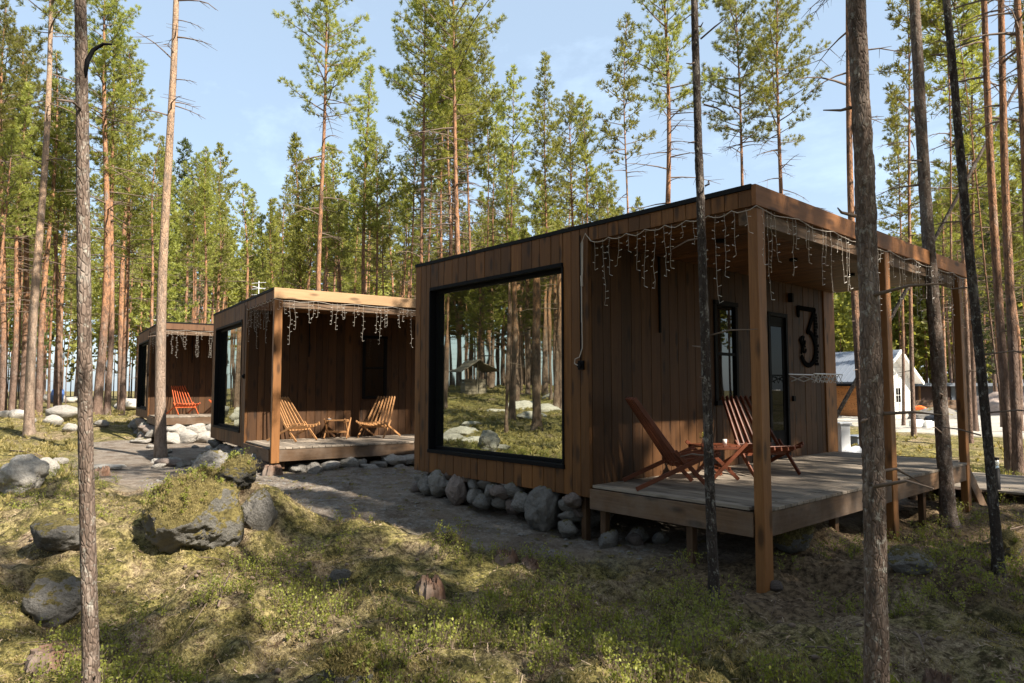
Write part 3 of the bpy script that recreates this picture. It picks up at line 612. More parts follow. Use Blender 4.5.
# ------------------------------------------------------------------ pines
rng = np.random.default_rng(7)
def blades(cen, dirs, K, L, w, spread, rng):
    n = len(cen); c = np.repeat(cen, K, 0); d = np.repeat(dirs, K, 0)+rng.normal(0, spread, (n*K, 3)); d /= np.linalg.norm(d, axis=1)[:, None]
    s_ = np.cross(d, rng.normal(0, 1, (n*K, 3))); s_ /= np.linalg.norm(s_, axis=1)[:, None]+1e-9
    ln = L*rng.uniform(.6, 1.15, (n*K, 1)); o = c + d*ln*.05
    q = np.stack([o-s_*w*.35, o+s_*w*.35, o+d*ln*.75+s_*w*.5, o+d*ln], 1); q[:, 3] -= s_*w*.25
    tn = np.repeat(np.clip(rng.beta(2, 2, n)+.0, 0, 1), K)[:, None]*.75 + rng.random((n*K, 1))*.25
    return q, tn
def make_pine(H, r0, base, Rc, shape, nb, nt_, K, seed, L=.17, w=.04, bark_='bark', mat='needle', dead=14, droop=0., trunkseg=9, bend=.012):
    """returns (trunk mesh, crown mesh); crown spans base..1 of height H"""
    r = np.random.default_rng(seed); ph = r.uniform(0, 6.28, 4)
    def ax(z): t = z/H; return np.array([math.sin(ph[0]+t*5)*H*bend*t+math.sin(ph[2]+t*11)*.03, math.sin(ph[1]+t*4)*H*bend*t+math.sin(ph[3]+t*9)*.03, z])-np.array([math.sin(ph[2])*.03, math.sin(ph[3])*.03, 0])
    def rad(z): t = z/H; return r0*((1-t)**.75*.92+.05)+r0*.35*math.exp(-z/.35)
    m = MB(); zs = [0-.25, .0, .15, .4]+list(np.linspace(.9, H*.985, 26)); dn = r.uniform(-.05, .05, (len(zs), trunkseg))
    m.tube([ax(z) if z > 0 else (0, 0, z) for z in zs], [rad(max(z, 0)) for z in zs], trunkseg, disp=lambda i, k_: dn[i, k_])
    m.mi = 1
    for i in range(dead):
        z = H*r.uniform(.10 if i < dead*.35 else base*.6, base+.05); a = r.uniform(0, 6.28); ln = r.uniform(.15, .6) if z < H*base*.6 else r.uniform(.5, Rc*.95)
        p = ax(z); d = np.array([math.cos(a), math.sin(a), r.uniform(-.1, .35)]); pts = [p]; cur = p
        for s_ in range(4): d = d+np.array([r.normal(0, .12), r.normal(0, .12), -.11]); cur = cur+d/np.linalg.norm(d)*ln/4; pts.append(cur)
        rr = .012+.010*ln; m.tube(pts, [rr, rr*.75, rr*.55, rr*.4, rr*.2], 4, cap=False)
        if ln > .7:
            for s_ in (2, 3):
                for sg in (-1, 1): e = pts[s_]+np.array([-d[1]*sg, d[0]*sg, -.1])*ln*.22+d*.1*ln; m.tube([pts[s_], e], [rr*.35, rr*.15], 3, cap=False)
    tr = m.mesh('trunk', [M[bark_], M['twig']]); tr.polygons.foreach_set('use_smooth', [True]*len(tr.polygons))
    m = MB(); cen = []; dr = []
    for i in range(nb):
        s_ = (i+r.random())/nb; s_ = s_**.9; z = H*(base+(1-base)*s_*.97)
        if shape == 'cone': ln = Rc*((1-s_)**.8*(.75+.25*min(1, s_*6))+.10)
        elif shape == 'tall': ln = Rc*(math.sin(math.pi*min(1, .22+s_*.80))**.75*.92+.10)
        else: ln = Rc*(.45+.55*math.sin(math.pi*min(1, .15+s_*.8)))
        ln *= r.uniform(.45, 1.1); a = i*2.4+r.normal(0, .5); up = .15+.75*s_-droop+r.normal(0, .12)
        p = ax(z); d = np.array([math.cos(a), math.sin(a), up]); d /= np.linalg.norm(d); pts = [p]; cur = p
        for q in range(4): d = d+np.array([r.normal(0, .09), r.normal(0, .09), .07]); d /= np.linalg.norm(d); cur = cur+d*ln/4; pts.append(cur)
        rr = .010+.011*ln; m.tube(pts, [rr, rr*.8, rr*.6, rr*.4, rr*.2], 4, cap=False)
        nt2 = max(3, int(nt_*ln/Rc)); start = .28 if shape != 'cone' else .15
        for q in range(nt2):
            f = start+(1-start)*(q+r.random())/nt2; j = min(3, int(f*4)); b = pts[j]*(1-(f*4-j))+pts[j+1]*(f*4-j)
            side = r.normal(0, 1, 3); side[2] = side[2]*.4+.15; side = side-d*side.dot(d)*.6; so_ = ln*.30*(1.12-f)*r.random()+.06
            e = b+side/np.linalg.norm(side)*so_; cen.append(e); v_ = (d*.6+side/np.linalg.norm(side)*.5+np.array([0, 0, .55])); dr.append(v_/np.linalg.norm(v_))
        cen.append(pts[-1]); dr.append(d+np.array([0, 0, .4]))
    cen = np.array(cen); dr = np.array(dr)
    tq, tt = blades(cen, dr, K, L, w, .62, r)
    bv = np.array([[m.v[i] for i in f] for f in m.f], float); bt = np.full((len(bv), 1), .5)
    vq = np.concatenate([tq, bv]); mi = np.concatenate([np.zeros(len(tq)), np.ones(len(bv))])
    cr_ = quads_mesh('crown', vq, np.concatenate([tt, bt]), [M[mat], M['twig']], mi)
    return tr, cr_, H
def proto(n, **k): return [make_pine(seed=k.pop('seed0', 50)+i*7 if False else 50+i*7+k.get('nb', 0), **{q: v for q, v in k.items()}) for i in range(n)]
TALL = proto(4, H=20, r0=.15, base=.62, Rc=2.35, shape='tall', nb=52, nt_=36, K=24, L=.165, w=.017, dead=30)
MID = proto(4, H=17, r0=.12, base=.50, Rc=1.6, shape='cone', nb=66, nt_=22, K=15, L=.18, w=.026, dead=22)
CONE = proto(2, H=13, r0=.10, base=.22, Rc=1.6, shape='cone', nb=110, nt_=17, K=12, L=.20, w=.034, dead=8)
SPR = proto(2, H=13, r0=.10, base=.12, Rc=1.7, shape='cone', nb=120, nt_=18, K=11, L=.18, w=.036, dead=6, mat='needle_dark', droop=.35)
FAR = proto(4, H=18, r0=.12, base=.58, Rc=1.7, shape='tall', nb=40, nt_=10, K=9, L=.28, w=.060, dead=12, trunkseg=6)
SLIM = proto(2, H=15, r0=.055, base=.62, Rc=1.1, shape='tall', nb=34, nt_=18, K=13, L=.17, w=.026, dead=22, trunkseg=7)
PALE = [make_pine(H=20, r0=.17, base=.66, Rc=2.2, shape='tall', nb=55, nt_=30, K=22, w=.018, seed=5, bark_='bark_pale', dead=18)]
def place_tree(pr, x, y, Ht, dia, label, group=None, rz=None, name='pine_tree', lean=(0, 0), cat='tree', crown=True, z=None):
    tr, cr_, H0 = pr; root = empty(name, (x, y, gz(x, y)-.02 if z is None else z), 0)
    rz = rnd.uniform(0, 6.28) if rz is None else rz
    root.rotation_euler = (lean[0], lean[1], rz); sz = Ht/H0
    root.scale = (sz, sz, sz); tag(root, label, cat, group)
    t = bpy.data.objects.new('trunk', tr); C.objects.link(t); t.parent = root
    r0_ = {id(q): 1 for q in ()}; base_r = tr.get('r0', None)
    f = dia/2/(tr_r(pr)*sz); t.scale = (f, f, 1)
    if crown: c = bpy.data.objects.new('crown', cr_); C.objects.link(c); c.parent = root
    return root
_TR = {}
def tr_r(pr):
    k_ = pr[0].name
    if k_ not in _TR:
        co = np.array([v.co[:] for v in pr[0].vertices if .8 < v.co.z < 1.6]); co = co - co.mean(0); _TR[k_] = float(np.percentile(np.hypot(co[:, 0], co[:, 1]), 60)) or .1
    return _TR[k_]
def lean_for(px_base, px_top, d):              # sideways lean, from the shift between foot and picture top, as a tilt about a horizontal axis
    hgt = 388*d/F; dx = (px_top-px_base)*d/F
    # at the top of the picture a plumb line also drifts: remove it
    drift = (px_base-512)*(-.042)*d/F
    a = math.atan2(dx-drift, hgt); ax_ = Vector((_f[0], _f[1], 0)).normalized(); return ax_, a
def set_lean(o, pxb, pxt, d):
    ax_, a = lean_for(pxb, pxt, d); q = Matrix.Rotation(a, 4, ax_) @ Matrix.Rotation(o.rotation_euler.z, 4, 'Z'); o.rotation_euler = q.to_euler()
    sh = -(CAM[2]-o.location.z)*math.tan(a); o.location.x += _r[0]*sh; o.location.y += _r[1]*sh; o.location.z = gz(o.location.x, o.location.y)-.03
def place_px(pr, pxb, d, dia_px, Ht, label, pxt=None, cat='tree', z=None, name='pine_tree', group='pines around the cabins', crown=True, xy=None):
    x, y = xy if xy else at(pxb, d); o = place_tree(pr, x, y, Ht, dia_px*d/F, label, group, z=z, name=name, crown=crown)
    if pxt is not None:
        set_lean(o, pxb, pxt, d)
    return o
# --- hero trunks in the foreground, each with its own modelled bark
def hero(px, py, w_px, px_top, Ht, label, seed, barkname, rough, d=None, stubs=8, crownp=None, lichen=True):
    if d: x, y = at(px, d); z = gz(x, y)
    else: x, y, z = on(px, py); d = float((np.array([x, y, z])-CAM)@_f)
    r = random.Random(seed); r0 = w_px*d/F/2; root = empty('pine_tree', (x, y, z-.02)); tag(root, label, 'tree', 'pines around the cabins')
    from mathutils import noise as mn
    zs = []; zz = -.3
    while zz < 5.2: zs.append(zz); zz += .014
    while zz < Ht: zs.append(zz); zz += .35
    n = 40; ph = [r.uniform(0, 6) for _ in range(4)]
    pts = [(math.sin(ph[0]+q*.5)*.018+math.sin(ph[1]+q*1.3)*.008, math.sin(ph[2]+q*.45)*.018+math.sin(ph[3]+q*1.1)*.008, q) for q in zs]
    rad = [r0*((1-max(q, 0)/Ht)**.7*.97+.03+.25*math.exp(-max(q, 0)/.2)) for q in zs]
    def disp(i, k_):
        a = 2*math.pi*k_/n; v = Vector((math.cos(a)*r0*14, math.sin(a)*r0*14, zs[i]*5.5+seed))
        v.x *= 1.5; v.y *= 1.5; w_ = v+Vector((mn.noise(v*1.1), mn.noise(v*1.1+Vector((9, 0, 0))), mn.noise(v*.9)))*.9
        c = mn.voronoi(w_*1.35)[0]; e = min(1, (c[1]-c[0])*2.0); f = mn.fractal(v*2.6, .6, 2.1, 5); g_2 = mn.noise(v*.55)
        lob = .30*math.exp(-max(zs[i], 0)/.10)*(.5+.5*math.cos(5*a+seed))
        return lob+rough*(.55*e-.4+.75*f*(1+.8*g_2))+rough*.8*g_2
    m = MB(); m.tube(pts, rad, n, disp=disp)
    m.build('trunk', M[barkname], root, True)
    for i in range(stubs):
        m = MB(); z_ = r.uniform(.9, 6.); a = r.uniform(0, 6.28); ln = r.uniform(.03, .30) if i % 3 else r.uniform(.3, .6); p = Vector((0, 0, z_)); d_ = Vector((math.cos(a), math.sin(a), r.uniform(-.05, .5)))
        q1 = p+d_*(r0*.8); q2 = p+d_*(r0+ln*.5)+Vector((0, 0, -.02)); q3 = p+d_*(r0+ln)+Vector((r.uniform(-.05, .05), r.uniform(-.05, .05), -.22*ln))
        m.tube([q1, q2, q3], [.011*r0/.06, .007, .003], 6, cap=True); m.build('branch', M['twig'], root, True)
    if crownp:
        cr_ = bpy.data.objects.new('crown', crownp[1]); C.objects.link(cr_); cr_.parent = root; s_ = Ht/crownp[2]; cr_.scale = (s_, s_, s_); cr_.rotation_euler.z = r.uniform(0, 6)
    set_lean(root, px, px_top, d)
    return root
H1 = hero(85, 0, 15, 82, 10, 'dark scaly pine trunk standing closest at the left of the picture', 3, 'bark_near', .075, d=3.55, stubs=7, crownp=TALL[1])
H5 = hero(866, 0, 22, 856, 14, 'thick flaky pine trunk with pale lichen nearest in front of the porch', 8, 'bark_near', .12, d=3.45, stubs=11, crownp=TALL[0])
H6 = hero(713, 605, 10.5, 700, 12, 'thin dark dead-looking pine right in front of the porch chairs', 12, 'bark_thin', .10, stubs=16, crownp=None)
H7 = hero(946, 527, 14, 917, 17, 'straight pine growing just outside the deck edge between the two right posts', 17, 'bark_near', .06, stubs=9, crownp=TALL[2])
H8 = hero(990, 575, 9.5, 950, 15, 'slim dark leaning pine to the right of the porch end post', 22, 'bark_thin', .08, stubs=14, crownp=SLIM[0])
# curved black branch on the closest left trunk
m = MB(); pts = [Vector((0, 0, 0)), Vector((.06, .02, .14)), Vector((.15, .06, .19)), Vector((.27, .12, .185))]
x1, y1 = H1.location.x, H1.location.y
br = MB(); br.tube([(0.02, .0, 3.30), (.035, .02, 3.44), (.05, .045, 3.50), (.085, .085, 3.53), (.12, .12, 3.525)], [.010, .013, .011, .008, .005], 7); br.build('branch', M['black'], H1, True)
# --- trees one can point to
T = TALL; pt = place_px
pt(PALE[0], 31, 23, 9, 21, 'pale straight pine standing alone on the grass at far left', 50)
pt(PALE[0], 162, 17.3, 10.5, 20, 'tall pale orange pine just left of the middle cabin, its foot in shade', 171)
pt(T[0], 98, 30, 8.5, 20, 'pine with a blackened foot just right of the closest left trunk', 112)
pt(MID[0], 107.5, 30.5, 6, 19, 'slim orange pine second to the right of the closest left trunk', 119)
pt(T[1], 121, 36, 6, 20, 'orange-barked pine left of the farthest cabin roof', 128)
pt(T[2], 3, 30, 7, 19, 'pine trunk at the very left edge of the picture', 10)
pt(T[3], 23, 34, 6.5, 20, 'pine trunk just left of the pale lone pine', 31)
pt(MID[1], 56, 34, 5, 17, 'dark pine between the pale lone pine and the closest trunk', 58)
pt(T[0], 321, 23, 6, 17.5, 'tall orange pine rising above the middle cabin with a long branch to the left', 324)
pt(MID[2], 366, 34, 5, 18.2, 'full green pine behind the middle cabin roof', 366)
pt(CONE[0], 300, 40, 4.5, 17.0, 'dark green cone-shaped pine left of the tall orange one', 300)
pt(T[3], 423, 25, 5.2, 17.5, 'pine at the left corner of the nearest cabin roof, leftmost of the close group', 422)
pt(T[1], 442, 28, 4, 18.0, 'slim pale pine between the two thicker pines above the picture window', 441)
pt(T[2], 458, 24, 7, 18.5, 'thickest pine of the group rising over the picture window', 456)
pt(T[0], 470, 29, 3.6, 17.5, 'slim pine directly right of the thickest pine of the group', 468)
pt(SLIM[1], 488, 30, 3.2, 17, 'thin pale pine at the right side of the group above the picture window', 486)
pt(MID[3], 548, 30, 3.4, 17.2, 'narrow pointed pine standing free against the sky over the cabin roof', 546)
pt(T[1], 669, 22, 8, 17, 'tall pine with bare drooping dead branches above the cabin roof', 663)
pt(T[3], 744, 27, 5, 18.5, 'pine behind the roof corner, left of a pair', 739)
pt(T[2], 787, 25, 6.5, 17.5, 'pine directly above the roof corner with arching dead branches', 780)
pt(SLIM[0], 770, 30, 2.2, 11.2, 'very thin bare pole-like tree behind the roof corner', 765, crown=False)
pt(T[0], 862, 14, 8, 19, 'straight pine half hidden behind the thick flaky trunk', 846)
pt(MID[1], 903, 32, 3, 16.5, 'young airy pine between the thick flaky trunk and the next one', 896)
pt(T[1], 1006, 14, 9, 20, 'thick dark pine behind the slim leaning one at the right edge', 980)
pt(T[3], 1015, 13.3, 9, 19, 'dark pine second from the right edge of the picture', 997)
pt(T[2], 1030, 12, 9, 20, 'dark pine at the very right edge of the picture', 1018)
pt(SLIM[1], 958, 17, 4.5, 16, 'slim pine seen between the porch end posts', 940)
pt(SLIM[0], 968, 20, 5, 16, 'slim pine just behind the porch end post', 950)
pt(SLIM[1], 1000, 17, 3.4, 15, 'thin pale-lit leaning tree behind the bollard lamp', 952)
pt(SLIM[0], 913, 22, 4.5, 16, 'slim trunk seen in the gap between two porch posts', 905)
pt(MID[0], 975, 26, 4, 17, 'airy pine filling the sky left of the right edge', 968)
pt(MID[3], 1040, 22, 6, 17, 'leafy pine reaching in from the right edge', 1030)
# leaning dead pole behind the nearest cabin
a_ = Vector(CAM)+Vector(ray(832, 424))*16; b_ = Vector(CAM)+Vector(ray(1050, 25))*15.0
o = empty('dead_tree', (a_.x, a_.y, gz(a_.x, a_.y))); tag(o, 'long thin dead trunk leaning diagonally behind the porch', 'dead tree')
m = MB(); rel = [(a_-Vector(o.location)), ((a_*.5+b_*.5)-Vector(o.location)+Vector((0, 0, -.06))), (b_-Vector(o.location))]
m.tube([rel[0]-(rel[1]-rel[0])*.08]+rel, [.055, .05, .04, .028], 8); m.build('trunk', M['bark_thin'], o, True)

# --- the forest around (individual trees; far ones small in the photo)
CABS = [((2.7, 3.05), 5.2), (loc_of(P2, A2, 2.7, 3.05, 0)[:2], 5.0), (loc_of(P3, A3, 2.7, 3.05, 0)[:2], 5.0)]
def free(x, y):
    for (cx_, cy_), r_ in CABS:
        if math.hypot(x-cx_, y-cy_) < r_: return False
    return True
rf = random.Random(21)
def top_of(px):
    xs = [-60, 0, 60, 130, 200, 235, 300, 400, 500, 600, 680, 760, 830, 880, 940, 1000, 1100]; ys = [20, 35, 45, 70, 125, 165, 140, 165, 165, 180, 190, 215, 230, 215, 165, 90, 60]
    return float(np.interp(px, xs, ys))
n = 0; placed = []; FOREST = []
while n < 152:
    px = rf.uniform(-70, 1090); d = 24+56*rf.random()**.85
    if 820 < px < 1030 and d < 62 and px < 985: continue
    if 560 < px < 880 and rf.random() < .35: continue
    x, y = at(px, d)
    if not free(x, y) or any(math.hypot(x-a, y-b) < 1.5 for a, b in placed): continue
    ty = top_of(px)+rf.uniform(-12, 75)+(d < 34)*10; Ht = (388-ty)*d/F+1.6
    if Ht > 24: Ht = rf.uniform(19, 23)
    if Ht < 6: continue
    if d < 38: pr = rf.choice(MID+TALL[:2]+CONE if Ht < 17 else TALL+MID)
    else: pr = rf.choice(FAR+FAR+FAR+MID[:3]+CONE[:1]+SPR[:1]+SLIM)
    kind = 'dark' if pr in SPR else 'full' if pr in CONE else 'tall'
    lb = {'dark': 'dark dense spruce-like conifer among the pines of the far forest', 'full': 'bushy green young pine low in the forest behind the cabins', 'tall': 'tall bare-stemmed pine in the forest behind the cabins'}[kind]
    FOREST.append((px, d, kind, n, ot := place_tree(pr, x, y, Ht, rf.uniform(.19, .32)*(1 if d < 45 else 1.1), lb, 'forest trees behind the cabins', name='pine_tree' if kind != 'dark' else 'spruce_tree'))); placed.append((x, y)); n += 1
# bare thin understorey trunks that crowd the left half between the cabins and the far forest
n = 0
while n < 72:
    px = rf.uniform(-30, 640) if rf.random() < .8 else rf.uniform(940, 1060); d = rf.uniform(26, 58); x, y = at(px, d)
    if not free(x, y): continue
    FOREST.append((px, d, 'slim', n, place_tree(rf.choice(SLIM+TALL[:1]), x, y, rf.uniform(12, 17), rf.uniform(.12, .2), 'slender high-crowned pine standing in the crowded stems of the forest', 'slender forest pines', name='slender_pine'))); n += 1
ORD = 'first second third fourth fifth sixth seventh eighth ninth tenth eleventh twelfth thirteenth fourteenth fifteenth sixteenth seventeenth eighteenth nineteenth twentieth'.split()
def nth(i): return ORD[i] if i < 20 else 'twenty-'+ORD[i-20] if i < 29 else str(i+1)+'th'
KW = {'dark': 'dark dense conifer', 'full': 'bushy pine', 'tall': 'tall pine', 'slim': 'slender pine'}
REG = ((84, 'left of the closest trunk'), (162, 'beside the closest left trunk'), (214, 'above the farthest cabin'), (322, 'above the middle cabin left half'), (415, 'above the middle cabin right half'), (588, 'above the picture window'), (765, 'above the nearest porch roof'), (965, 'beyond the yard'), (2000, 'at the right edge'))
buckets = {}
for px, d, kd, _, o in FOREST:
    if px < -12 or px > 1036: o['label'] = KW[kd]+(' just outside the left edge of the picture' if px < 0 else ' just outside the right edge of the picture'); continue
    rg = next(t for a, t in REG if px < a); buckets.setdefault((kd, 'front' if d < 38 else 'middle' if d < 56 else 'rear', rg), []).append((px, o))
for (kd, band, rg), L_ in buckets.items():
    for i, (px, o) in enumerate(sorted(L_, key=lambda q: q[0])):
        o['label'] = (f'{nth(i)} {KW[kd]} from the left, {band} forest row {rg}' if len(L_) > 1 else f'only {KW[kd]} in the {band} forest row {rg}')
# trees outside the picture: on the sun side (their shade falls on the moss) and on the slope the window mirrors
SHADE = [(12.5, -4.2), (17, 3.2), (20, -4.2), (21, 2.4), (14.5, 5.6), (16.5, 8.5), (23, 6), (12.8, 9.5), (19, 11.5), (26.5, 3.5), (22, -7.5), (11.4, 6.8), (13.2, 13.5), (28, 8.5), (29, -4), (17.5, -5.8)]
SHADE = [(a_+1.8, b_+.4) for a_, b_ in SHADE]
for i, (x, y) in enumerate(SHADE):
    place_tree((TALL+MID[:2])[i % 6], x, y, 15+(i*37 % 6), .24+.02*(i % 4), 'pine standing to the right of the photograph on the sunny side', 'pines beside the clearing')
for (px, py), pr, k_ in (((150, 636), MID[1], 12.6), ((372, 572), TALL[3], 13.4), ((905, 640), MID[2], 12.0)):
    x, y, z = on(px, py); place_tree(pr, x+k_*math.cos(SUN_AZ), y+k_*math.sin(SUN_AZ), 15, .24, 'pine whose shade crosses the mossy foreground, outside the picture', 'pines beside the clearing')
CM = np.array([CAM[0], .22-CAM[1], CAM[2]])                        # the camera's own mirror image in the big pane
def mir(px, d): q = ray(px, 388); p = CM+np.array([q[0], -q[1], q[2]])*d; return float(p[0]), float(p[1])
def offleft(x, y): v_ = np.array([x, y, 0])-CAM; return v_[0]*_r[0]+v_[1]*_r[1] < -.80*(v_[0]*_f[0]+v_[1]*_f[1])
for px, d, dia, pr in ((536, 24, .34, TALL[1]), (506, 23, .16, SLIM[0]), (484, 50, .5, TALL[2]), (513, 27, .26, TALL[3]), (446, 34, .22, TALL[0]), (551, 36, .2, TALL[2])):
    x, y = mir(px, d)
    if offleft(x, y): place_tree(pr, x, y, 18, dia, 'tall pine mirrored large in the picture window', 'pines mirrored large')
for i, (x, y) in enumerate([(16.6, 1.7), (18.6, 2.4), (15.6, 3.2), (14.0, 2.1), (12.4, 1.3), (12.2, -7.2), (10.5, -9.5), (6.5, -10), (2.5, -9.2), (14.8, -9), (18, -10.5), (-1.5, -10.5), (19.6, 1.2), (25, 1.5), (15.6, -5.6), (24.5, -5.4), (12.6, 4.4), (14.6, 7.6), (18.4, 5.6), (21.2, 9.2), (27.5, -1.6)]):
    if x > 12: x += 1.8; y += .4
    place_tree((MID+CONE)[i % 6] if i < 5 else (TALL+MID)[i % 8], x, y, 15+(i*29 % 5), .22+.03*(i % 3), 'shade pine added outside the picture at the sunny right side', 'pines beside the clearing')  # unseen crowns added to thicken the shade and hide open sky
n = 0
while n < 46:
    px = rf.uniform(405, 590); d = rf.uniform(30, 64); x, y = mir(px, d)
    if not offleft(x, y): continue
    if 444 < px < 500 and d < 47: continue
    place_tree(rf.choice(TALL+MID+CONE+SLIM if d < 40 else FAR+MID+CONE+CONE), x, y, rf.uniform(14, 20), rf.uniform(.16, .32), 'pine on the slope mirrored in the picture window', 'pines on the mirrored slope'); n += 1
n = 0
while n < 34:
    x = rf.uniform(1, 22); y = rf.uniform(-19, -6.9)
    if math.hypot(x-8.4, y+5.6) < 2.4 or (x > 10.5 and y > -8.2+.12*x): continue
    place_tree((MID+TALL+CONE[:1])[n % 9], x, y, rf.uniform(13, 18), .26, 'unseen pine added behind the camera to shut out sky light', 'pines behind the photographer'); n += 1  # added out of view as canopy, to dim the sky light
# the wood behind everything: one mass nobody could count
def far_wood(px0, px1, d0, d1, n_, nm, at=at, lo=.25):
    r = np.random.default_rng(int(d0)); cs = []; ds = []; tq = []
    for i in range(n_):
        px = r.uniform(px0, px1); d = r.uniform(d0, d1); x, y = at(px, d); Ht = min(max((388-(top_of(px)+r.uniform(30, 110)))*d/F+1.5, 6), 22); z0 = gz(x, y)
        nb = 95; s_ = r.random(nb)**.8; a = r.uniform(0, 6.28, nb); R_ = 2.1*(1-s_)**.7*r.uniform(.3, 1, nb)+.15; b0 = r.uniform(lo, lo+.35)
        c = np.stack([x+np.cos(a)*R_, y+np.sin(a)*R_, z0+Ht*(b0+(1-b0)*s_)], -1); cs.append(c); ds.append(np.stack([np.cos(a), np.sin(a), np.full(nb, .4)], -1))
        w_ = r.uniform(.09, .16); e = np.array([_r[0], _r[1], 0])*w_
        for rt in (e, np.array([-e[1], e[0], 0])): b = np.array([x, y, z0-.3]); t_ = np.array([x, y, z0+Ht*.9]); tq.append(np.stack([b-rt, b+rt, t_+rt*.3, t_-rt*.3]))
    q, t = blades(np.concatenate(cs), np.concatenate(ds), 6, .62, .30, .8, r); tq = np.array(tq)
    me = quads_mesh(nm, np.concatenate([q, tq]), np.concatenate([t, np.full((len(tq), 1), .5)]), [M['needle'], M['bark']], np.concatenate([np.zeros(len(q)), np.ones(len(tq))]))
    o = bpy.data.objects.new(nm, me); C.objects.link(o); tag(o, 'distant pine wood closing off the view behind the cabins', 'wood', kind='stuff')
far_wood(-160, 1200, 78, 120, 250, 'distant_wood'); far_wood(395, 600, 62, 84, 110, 'distant_wood', mir)
def ring(px, d): a = R(100-px*.208); return CAM[0]+math.cos(a)*d, CAM[1]+math.sin(a)*d          # px 0..1100 here sweeps the rest of the circle
far_wood(60, 1060, 58, 92, 240, 'distant_wood', ring)
far_wood(815, 1060, 68, 96, 130, 'distant_wood', at, .06); far_wood(-100, 640, 92, 125, 160, 'distant_wood', at, .10)

# ------------------------------------------------------------------ rocks
from mathutils import noise as mno
import bmesh
def rock_mesh(seed, sub=4, amp=.22, sq=1.0):
    bm = bmesh.new(); bmesh.ops.create_icosphere(bm, subdivisions=sub, radius=1); o = Vector((seed*7.3, seed*3.1, 0))
    for v in bm.verts:
        p = v.co.copy(); f = 1+amp*mno.noise(p*.9+o)*1.6+amp*.7*mno.noise(p*2.3+o)+amp*.30*mno.fractal(p*5+o, .8, 2, 4)
        for i in range(4):                                   # facets cut by random planes
            nrm = Vector((math.sin(seed*3+i*2.1), math.cos(seed*5+i*1.7), math.sin(seed+i*4.2)*.8)).normalized(); dd = p.dot(nrm)*f
            if dd > .78: f *= (.78+(dd-.78)*.35)/dd
        v.co = p*f
    me = bpy.data.meshes.new('rock'); bm.to_mesh(me); bm.free(); me.polygons.foreach_set('use_smooth', [True]*len(me.polygons)); return me
def rock(x, y, z, s, seed, mat, label, cat='boulder', name='boulder', group=None, rz=None, sub=4):
    me = rock_mesh(seed, sub); me.materials.append(M[mat]); o = bpy.data.objects.new(name, me); C.objects.link(o); o.location = (x, y, z); o.scale = s
    o.rotation_euler = (0, 0, seed*1.3 if rz is None else rz); tag(o, label, cat, group); return o
vr = YAW                                           # rotation that lines x up with the picture plane
def rock_px(px, py_base, wpx, hpx, depth, seed, mat, label, sink=.3, **k):
    x, y, z = on(px, py_base); d = float((np.array([x, y, z])-CAM)@_f); w_ = wpx*d/F/2; h_ = hpx*d/F
    bx = x+_f[0]*w_*depth*.6; by = y+_f[1]*w_*depth*.6; z = gz(bx, by)
    top = z+h_; H_ = h_*(1+sink)/2
    return rock(bx, by, top-H_*.93, (w_*1.05, w_*depth, H_), seed, mat, label, rz=vr+(seed % 3-1)*.15, **k)
rock_px(180, 556, 90, 66, .9, 1, 'rock_moss', 'steep dark-sided mossy boulder at the left end of the big mossy mound', sub=6)
rock_px(232, 500, 40, 26, .9, 3, 'rock_moss', 'mossy rock showing on top of the big mossy mound', sub=5)
rock_px(200, 492, 30, 14, .9, 16, 'rock_moss', 'small pale lichen-covered rock at the crest of the big mossy mound', sub=5)
rock_px(224, 548, 30, 34, .7, 17, 'rock_part', 'small grey rock at the lower edge of the big mossy mound', sub=5)
rock_px(256, 530, 34, 34, .6, 14, 'rock_part', 'bare grey rock face at the right end of the big mossy mound', sub=5)
rock_px(46, 626, 60, 38, .8, 5, 'rock_part', 'rounded grey boulder at the foot of the closest left trunk', sub=5)
rock_px(52, 558, 60, 30, .8, 6, 'rock_part', 'pale cracked rock rising from the moss behind the closest left trunk', sub=5)
rock_px(14, 493, 44, 30, .8, 7, 'rock_pale', 'pale grey rock at the left edge of the picture', sub=5)
rock_px(40, 478, 24, 18, .8, 8, 'rock_pale', 'smaller pale rock leaning on the one at the left edge')
rock_px(212, 474, 42, 20, .7, 9, 'rock', 'grey dome-shaped rock before the corner of the middle cabin', sub=5)
rock_px(262, 464, 40, 14, .7, 10, 'rock_pink', 'flat pinkish rock under the corner post of the middle cabin')
rock_px(58, 466, 16, 7, .7, 21, 'rock_pale', 'small pale stone in the grass above the left edge rocks')
rock_px(100, 470, 40, 5, .6, 22, 'rock_pale', 'flat pale slab in the grass right of the closest left trunk')
rock_px(166, 467, 26, 7, .7, 23, 'rock_pink', 'flat brownish slab in the shade before the middle cabin')
rock_px(345, 690, 52, 30, .8, 24, 'rock_moss', 'dark moss-covered stump-like rock at the bottom edge', sub=5)
rock_px(432, 605, 20, 6, .8, 25, 'rock', 'small grey stone before the broken stump') if False else None
rock_px(338, 588, 20, 14, .8, 25, 'rock', 'small grey stone half sunk in moss left of the broken stump')
rock_px(918, 574, 44, 20, .8, 26, 'rock_part', 'grey rock in the litter right of the thick flaky trunk', sub=5)
rock_px(798, 556, 36, 26, .8, 27, 'rock_moss', 'mossy stone in the shade under the porch corner', sub=5)
rock_px(776, 592, 18, 9, .8, 28, 'rock_pink', 'small pale stone at the foot of the porch corner post')
